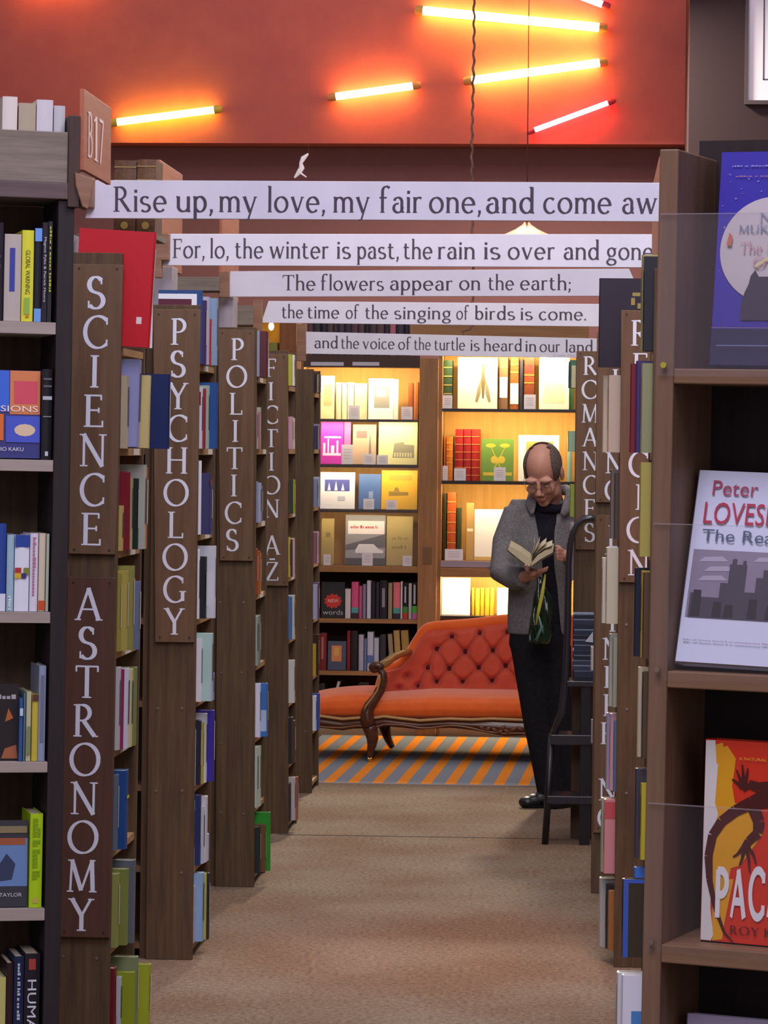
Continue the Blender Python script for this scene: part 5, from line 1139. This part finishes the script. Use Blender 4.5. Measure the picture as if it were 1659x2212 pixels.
AR = [sl(818, 1440, -.02), sl(834, 1432, .12), sl(848, 1420, .3), sl(864, 1413, .45), sl(884, 1408, .62)]
MB().tube(AR, [.022, .024, .022, .02, .02], 12).build('arm_rail', mat('#94703c', .35, spec=.5), sofa, smooth='all')
def leg(pts, rs, caster=True):
    q = [sl(*p) for p in pts]; l = MB().tube(q, rs, 12).build('leg', WAL, sofa, smooth='all')
    if caster:
        e = q[-1]; MB().tube([e, (e.x, e.y, e.z-.012)], [.016, .012], 12).tube([(e.x-.01, e.y, .016), (e.x+.01, e.y, .016)], .0155, 14).build('brass_caster', mat('#d8b868', .25, metal=.9), l, smooth=True)
leg([(796, 1562, -.02), (801, 1578, -.025), (805, 1596, -.025), (803, 1612, -.02), (799, 1628, -.015), (799, 1640, -.015)], [.042, .038, .032, .024, .017, .015])
leg([(828, 1560, .66), (833, 1580, .68), (838, 1596, .70), (846, 1612, .74)], [.035, .03, .022, .018], False)
leg([(1215, 1580, -.02), (1219, 1598, -.025), (1216, 1622, -.015), (1214, 1640, -.015)], [.04, .034, .02, .015])
leg([(1220, 1562, .66), (1222, 1585, .68), (1226, 1612, .74)], [.035, .026, .018], False)
leg([(628, 1568, .28), (630, 1590, .28), (626, 1612, .28), (625, 1630, .28)], [.04, .034, .02, .015])
# ================================================================ step ladder with a stack of magazines
K0 = P(1177, 1826, 13.98); M_K = frame(K0); KB = mat('#1c1b20', .3, spec=.5)
kl = lambda a, b, y=0.0: loc(a, b, M_K, y)
lad = thing('step_ladder', 'black metal library step ladder with tall curved handrail', 'ladder', M_K)
for y in (0.0, .17):
    p = [kl(1177, 1826), kl(1183, 1728), kl(1191, 1592)]; p = [Vector((q.x, y, max(q.z, .0))) for q in p]
    MB().tube(p, .0145, 10).build('leg', KB, lad, smooth='all')
    hp = [kl(a, b) for a, b in ((1194, 1592), (1213, 1540), (1222, 1460), (1226, 1350), (1228, 1220), (1231, 1178), (1237, 1152), (1247, 1132), (1260, 1122), (1276, 1119), (1290, 1121))]
    MB().tube([Vector((q.x, y, q.z)) for q in hp], [.015]*4+[.013]*7, 12).build('handrail', KB if y else mat('#2a2a30', .22, spec=.6), lad, smooth='all')
    q0, q1 = kl(1262, 1823), kl(1262, 1475); MB().box(q0.x-.022, q0.x+.022, y-.012, y+.012, 0, q1.z).build('leg', KB, lad, bevel=.003)
for a, b, y0, y1 in ((1181, 1290, 1718, 1738), (1189, 1290, 1586, 1610), (1224, 1300, 1470, 1484)):
    p, q = kl(a, y0), kl(b, y1)
    MB().box(p.x, q.x, -.02, .19, q.z, p.z).build('tread', mat('#2c2a30', .3, spec=.5), lad, bevel=.004)
zst = kl(1230, 1470).z; htot = kl(1230, 1326).z-zst; nmag = 13; hm = htot/nmag
for i in range(nmag):
    x0 = kl(1237, 1400).x+random.uniform(0, .006); w = .13; y0 = .001+random.uniform(0, .012)
    o = MB().box(0, w, 0, .155, 0, hm*.74).build('magazine', mat(random.choice(['#2c3448', '#262c3c', '#343c50']), .4)); o.matrix_world = M_K @ T_(x0, y0, zst+.001+hm*i)
    tag(o, f"dark slate-blue magazine in the ladder's stack, {['lowest', 'second from the tread', 'third from the tread', 'fourth from the tread', 'fifth from the tread', 'sixth from the tread', 'middle one', 'sixth from the top', 'fifth from the top', 'fourth from the top', 'third from the top', 'second from the top', 'topmost'][i]}", 'magazine', 'magazines stacked on the step ladder')
    MB().box(.001, w-.003, .002, .153, hm*.74, hm*.97).build('pages', mat('#7c889c', .7), o)
sl_ = [kl(1264, 1386), kl(1281, 1364), kl(1281, 1388)]
o = MB().prism([(p.x, p.z) for p in sl_], -.0035, -.0005).build('paper_slip', mat('#c0c4d0', .7)); o.matrix_world = M_K; tag(o, 'white paper slip poking out of the slate-blue magazine stack', 'paper')
# ================================================================ the reading man
M_P = frame(P(1185, 1745, 15.45)); J = lambda a, b, y=0.0: loc(a, b, M_P, y)
SKIN = mat('#c0907c', .5, 'noise', '#b4806c', scale=.5, spec=.35)
HC = J(1173, 1021, -.09); S = 1.13
MH = Matrix.Translation(HC) @ Matrix.Rotation(math.radians(-13), 4, 'Z') @ Matrix.Rotation(math.radians(33), 4, 'X') @ Matrix.Rotation(math.radians(-2), 4, 'Y') @ Matrix.Scale(S, 4)
h = lambda x, y, z: MH @ Vector((x, y, z))
R3 = MH.to_3x3()
body = MB()
def he(c, r): body.ell(h(*c), r, R3, 24, 16)
he((0, .015, .03), (.074, .096, .088)); he((0, -.026, -.04), (.058, .066, .082)); he((0, -.062, -.106), (.026, .024, .02)); he((0, -.03, -.085), (.046, .05, .036))
body.tube([h(0, -.086, .006), h(0, -.1, -.02), h(0, -.113, -.043)], [.008*S, .010*S, .013*S], 10)
for s in (-1, 1):
    he((s*.012, -.098, -.047), (.009, .012, .008)); he((s*.03, -.078, .014), (.03, .017, .01)); he((s*.036, -.068, -.036), (.024, .026, .022))
    he((s*.03, -.079, -.013), (.014, .012, .009)); he((s*.078, .012, -.012), (.009, .02, .034)); he((s*.076, .005, -.03), (.008, .012, .014))
    he((s*.046, -.02, -.075), (.02, .035, .03))
he((0, -.092, -.07), (.022, .010, .006)); he((0, -.09, -.08), (.02, .010, .007))
NK = J(1190, 1095, .03)
body.tube([h(0, .035, -.05), h(0, .04, -.09), NK, J(1188, 1125, .03)], [.06, .06, .062, .09], 18)
body.tube([J(1187, 1110, .03), J(1178, 1170, .02), J(1172, 1260, .02), J(1168, 1340, .02), J(1165, 1400, .02)], [.09, .13, .12, .12, .125], 20, flatten=((0, 1, 0), .65))
RA = [J(1122, 1108, .02), J(1094, 1170, 0), J(1087, 1236, -.06), J(1114, 1250, -.16), J(1136, 1246, -.245)]
LA = [J(1226, 1108, .05), J(1250, 1165, .03), J(1262, 1222, -.03), J(1246, 1212, -.15), J(1229, 1203, -.24)]
body.tube(RA, [.05, .043, .04, .036, .026], 14); body.tube(LA, [.05, .043, .04, .036, .026], 14)
for A_ in (RA, LA): body.tube([J(1180, 1112, .03), A_[0]], [.06, .05], 14)
def finger(pts, r): body.tube(pts, [r, r*.97, r*.9, r*.72][:len(pts)], 8)
# hand on the spine side: palm under the book, fingers wrapped up behind it, thumb over the block
PB = J(1151, 1239, -.30)
body.ell(PB, (.04, .034, .018), Matrix.Rotation(-.25, 3, 'Y'), 16, 10); body.tube([RA[-1], PB], [.026, .028], 12)
for i, (a, b) in enumerate(((1160, 1236), (1167, 1235), (1173, 1233), (1178, 1231))):
    finger([J(a-6, b+3, -.30-.012*i), J(a+2, b+1, -.335-.012*i), J(a+5, b-7, -.352-.01*i)][:3], .0092-.0006*i)
finger([J(1143, 1238, -.33), J(1138, 1231, -.385), J(1136, 1219, -.402)], .0105)
# other hand: fingers laid along the outer edge of the pages
PL = J(1217, 1199, -.28)
body.ell(PL, (.032, .03, .028), None, 16, 10); body.tube([LA[-1], PL], [.026, .028], 12)
for i, (b0, b1, x1) in enumerate(((1188, 1187, 1200), (1195, 1195, 1200), (1203, 1203, 1201), (1210, 1209, 1204))):
    finger([J(1214, b0+1, -.30), J(1206, b0-1, -.325), J((1206+x1)/2, b1, -.34), J(x1, b1+1, -.335)], .0095-.0004*abs(i-1))
finger([J(1215, 1190, -.29), J(1207, 1182, -.30), J(1199, 1180, -.30)], .0105)
LR = [J(1145, 1395, .0), J(1160, 1560, -.03), J(1188, 1712, 0)]; LL = [J(1192, 1395, .03), J(1206, 1560, .02), J(1224, 1716, .05)]
for L_ in (LR, LL): body.tube(L_, [.07, .05, .04], 14)
man = remesh(body, 'person', SKIN, .0045, 3); man.matrix_world = M_P
tag(man, 'balding person in grey jacket standing and reading an open book', 'person')
# hair: short grey sides and back, bald on top
hair = MB(); nu, nv = 120, 80; vs = []; fs = []
for j in range(nv+1):
    th = math.pi*j/nv
    for i in range(nu): ph = 2*math.pi*i/nu; vs.append(Vector((.0765*math.sin(th)*math.cos(ph), .015+.0985*math.sin(th)*math.sin(ph), .03+.0905*math.cos(th))))
for j in range(nv):
    for i in range(nu):
        f = (j*nu+i, (j+1)*nu+i, (j+1)*nu+(i+1) % nu, j*nu+(i+1) % nu); c = sum((vs[k] for k in f), Vector())/4
        ear = abs(c.x) > .06 and c.z < -.0 and -.015 < c.y < .04
        if not ear and c.z > -.045 and (c.y > .052 or (abs(c.x) > .046+.25*max(0, -c.y-.0) and c.y > -.05) or (c.y > .02 and abs(c.x) > .03)): fs.append(f)
used = sorted({k for f in fs for k in f}); ix = {k: i for i, k in enumerate(used)}
hair.add([h(*vs[k]) for k in used], [tuple(ix[k] for k in f) for f in fs])
ho = hair.build('hair', mat('#6e625a', .9, 'mottle', '#4c423c', scale=2), man, smooth='all')
sd = ho.modifiers.new('thick', 'SOLIDIFY'); sd.thickness = .005; sd.offset = 1
for s in (-1, 1):
    MB().tube([h(s*.012, -.097, .006), h(s*.03, -.098, .012), h(s*.052, -.086, .006)], [.003, .0045, .002], 6).build('eyebrow', mat('#5c4a40', .9), man, smooth='all')
gl = MB()
for s in (-1, 1):
    pts = [h(s*(.032+.022*math.cos(q)), -.103+.006*abs(math.cos(q)), -.018+.016*math.sin(q)) for q in [k*.3927 for k in range(17)]]
    gl.tube(pts, .0016, 6); gl.tube([h(s*.054, -.098, -.012), h(s*.074, -.05, -.008), h(s*.08, .01, -.002)], .0014, 6)
gl.tube([h(-.01, -.104, -.014), h(0, -.107, -.011), h(.01, -.104, -.014)], .0014, 6)
gl.build('glasses', mat('#8a7a6c', .3, metal=.7), man, smooth='all')
MB().tube([h(-.02, -.1015, -.0755), h(-.01, -.104, -.0745), h(0, -.1045, -.0755), h(.01, -.104, -.0745), h(.02, -.1015, -.0755)], [.001, .0026, .0026, .0026, .001], 6).build('mouth', mat('#8c4a44', .6), man, smooth='all')
# clothing
JK = mat('#7f7d7e', .9, 'mottle', '#636163', scale=1.4, spec=.1)
jk = MB()
jk.tube([J(1163, 1370, .01), J(1164, 1320, .01), J(1167, 1250, .01), J(1172, 1180, .01), J(1177, 1130, .02), J(1182, 1102, .03), J(1187, 1082, .03)], [.148, .15, .152, .165, .165, .125, .085], 28, flatten=((0, 1, 0), .72))
jk.tube(RA[:4]+[J(1130, 1247, -.225)], [.078, .068, .066, .058, .048], 18); jk.tube(LA[:4]+[J(1233, 1205, -.225)], [.078, .066, .062, .056, .046], 18)
for A_ in (RA, LA): jk.tube([J(1182, 1106, .03), A_[0], A_[0].lerp(A_[1], .5)], [.085, .08, .07], 16)
for q in (J(1076, 1222, -.04), J(1092, 1250, -.08), J(1103, 1240, -.12), J(1088, 1200, -.03)): jk.ell(q, (.05, .05, .014), Matrix.Rotation(random.uniform(-.6, .6), 3, 'Y'))
jo = remesh(jk, 'jacket', JK, .007, 5)
bm = bmesh.new(); bm.from_mesh(jo.data)
OPEN = [(1040, 1146, 1212), (1085, 1150, 1208), (1150, 1163, 1198), (1215, 1172, 1197), (1260, 1172, 1204), (1380, 1167, 1215)]
def opening(z):
    py = 1745-z*453; l = interp([(a, b) for a, b, c in OPEN], py); r = interp([(a, c) for a, b, c in OPEN], py)
    return J(l, py, 0).x, J(r, py, 0).x
kill = []
for f in bm.faces:
    c = f.calc_center_median(); xl, xr = opening(c.z)
    if c.z > 1.47 or (f.normal.y < .25 and c.y < -.02 and xl < c.x < xr): kill.append(f)
bmesh.ops.delete(bm, geom=kill, context='FACES')
edge = {}
for e in bm.edges:
    if e.is_boundary:
        for v in e.verts: edge.setdefault(v, []).append(e.other_vert(v))
for _ in range(14):
    new = {v: (v.co*2+sum((n.co for n in ns), Vector()))/(2+len(ns)) for v, ns in edge.items()}
    for v, p in new.items(): v.co = p
bm.to_mesh(jo.data); bm.free()
jo.parent = man
sd = jo.modifiers.new('thick', 'SOLIDIFY'); sd.thickness = .006; sd.offset = -1
for s, pts in ((-1, ((1200, 1062, .06), (1172, 1060, .045), (1152, 1068, -.0), (1147, 1088, -.06), (1150, 1108, -.115))), (1, ((1203, 1060, .06), (1222, 1058, .045), (1233, 1070, .0), (1228, 1092, -.06), (1214, 1112, -.11)))):
    q = [J(*p) for p in pts]
    MB().tube(q, [.022, .028, .032, .034, .012], 12, flatten=((s*.6, -.8, .2), .4)).build('collar', JK, man, smooth='all')
KN = mat('#26242e', .95, 'mottle', '#1c1a22', scale=1.5, spec=.1)
swt = MB().tube([J(1168, 1345, .01), J(1172, 1240, .005), J(1177, 1150, .005), J(1180, 1110, .015), J(1184, 1088, .02), J(1186, 1070, .02)], [.128, .132, .142, .115, .075, .068], 24, flatten=((0, 1, 0), .74))
so = remesh(swt, 'sweater', KN, .008, 3, man)
MB().tube([J(1187, 1094, .0)+Vector((.068*math.cos(q), .062*math.sin(q)-.01, .012*math.sin(q))) for q in [k*.2618 for k in range(25)]], .021, 10, flatten=((0, 0, 1), 1)).build('roll_neck', KN, man, smooth='all')
TR = mat('#25242b', .9, 'mottle', '#1d1c22', spec=.1)
tr = MB().tube([J(1164, 1345, .01), J(1163, 1390, .01), J(1165, 1425, .01)], [.135, .142, .12], 22, flatten=((0, 1, 0), .75))
tr.tube([LR[0], LR[0].lerp(LR[1], .5), LR[1], LR[1].lerp(LR[2], .5), J(1190, 1728, .0)], [.094, .08, .066, .062, .058], 18); tr.tube([LL[0], LL[0].lerp(LL[1], .5), LL[1], LL[1].lerp(LL[2], .5), J(1224, 1730, .05)], [.094, .082, .068, .062, .06], 18)
remesh(tr, 'trousers', TR, .008, 4, man)
SHOE = mat('#19181b', .35, spec=.5)
for (hx, hy, tx, ty) in ((1194, .01, 1140, -.05), (1226, .06, 1192, -.07)):
    a = J(hx, 1740, hy); b = J(tx, 1740, ty); a.z = b.z = 0; d = (b-a); sh = MB()
    for f, r, zz in ((0, (.042, .045, .045), .05), (.25, (.05, .045, .05), .05), (.5, (.055, .048, .042), .042), (.75, (.05, .046, .035), .036), (1.0, (.045, .042, .03), .03)): sh.ell(a+d*f+Vector((0, 0, zz)), r)
    sh.tube([a+Vector((0, 0, .05)), a+Vector((0, 0, .12))], [.05, .052], 14)
    so = remesh(sh, 'shoe', SHOE, .006, 3, man)
    MB().tube([a+d*-.1+Vector((0, 0, .012)), a+d*.5+Vector((0, 0, .012)), a+d*1.12+Vector((0, 0, .012))], [.04, .05, .036], 14, flatten=((0, 0, 1), .22)).build('sole', BLACK, so, smooth=True)
# open book in his hands
def open_book():
    o = thing('open_book', 'small open paperback held by the reading person', 'book', M_P @ Matrix.Translation(J(1145, 1224, -.30)))
    Mo = o.matrix_world; Q = lambda a, b, y=0.0: (lambda v: (v.x, v.z))(loc(a, b, Mo, y))
    def slab(nm, pts, y0, y1, m, rise=.02):
        p = [Q(*q) for q in pts]; n = len(p)
        v = [(a, y0, b) for a, b in p]+[(a, y1, b+rise) for a, b in p]
        return MB().add(v, [tuple(range(n)), tuple(range(2*n-1, n-1, -1))]+[(i, i+n, (i+1) % n+n, (i+1) % n) for i in range(n)]).build(nm, m, o)
    pg = mat('#cfc6a6', .8, 'pages', '#b0a684')
    slab('page_block', [(1144, 1223), (1120, 1205), (1098, 1187), (1103, 1178), (1126, 1191), (1146, 1206), (1150, 1213)], -.085, .085, pg)
    slab('page_block', [(1146, 1223), (1168, 1207), (1195, 1192), (1196, 1184), (1178, 1188), (1162, 1198), (1151, 1212)], -.085, .085, pg)
    slab('cover', [(1145, 1226.5), (1120, 1208), (1096, 1189), (1097, 1187.5), (1121, 1206), (1145, 1224), (1168, 1208.5), (1198, 1192), (1199, 1194), (1169, 1211)], -.088, .088, mat('#4a3a34', .5))
    def leaf(pts):
        p = [Q(*q) for q in pts]; n = len(p); v = [(a, -.084, b) for a, b in p]+[(a, .084, b+.02) for a, b in p]
        MB().add(v, [(i, i+n, i+n+1, i+1) for i in range(n-1)]).build('loose_page', mat('#d8d0b4', .8), o)
    leaf([(1149, 1214), (1151, 1196), (1155, 1180), (1154, 1165)]); leaf([(1149, 1213), (1154, 1194), (1162, 1178), (1166, 1168)]); leaf([(1150, 1213), (1158, 1194), (1170, 1180), (1180, 1172)]); leaf([(1150, 1213), (1160, 1196), (1176, 1184), (1193, 1177)])
open_book()
# plastic carrier bag hanging from his hand
def bag():
    mb = MB(); R = random.Random(4)
    c = [J(1163, 1246, -.30), J(1168, 1262, -.31), J(1172, 1290, -.31), J(1170, 1330, -.31), J(1166, 1365, -.31), J(1164, 1390, -.31)]
    mb.tube(c, [.012, .022, .042, .05, .055, .046], 26, flatten=((0, 1, 0), .42))
    o = remesh(mb, 'carrier_bag', mat('#16301f', .18, 'noise', '#0e2016', spec=.6, scale=.6), .006, 2)
    for v in o.data.vertices:
        p = v.co; q = math.sin(p.z*46+p.x*70)*.006+math.sin(p.x*170+p.z*25)*.005; v.co += Vector((q*.5, q, 0))
    o.matrix_world = M_P; tag(o, 'dark green shiny carrier bag hanging below the open book', 'bag')
    q = [J(1178, 1240, -.345), J(1172, 1280, -.345), J(1164, 1318, -.35), J(1158, 1350, -.35)]
    MB().tube(q, [.004, .009, .008, .004], 8, flatten=((0, 1, 0), .3)).build('yellow_print', mat('#a8a83c', .35), o, smooth='all')
    q = [J(1164, 1330, -.352), J(1170, 1355, -.352), J(1158, 1384, -.348)]
    MB().tube(q, [.003, .006, .008], 8, flatten=((0, 1, 0), .3)).build('crease_fold', mat('#5c8478', .2), o, smooth='all')
bag()
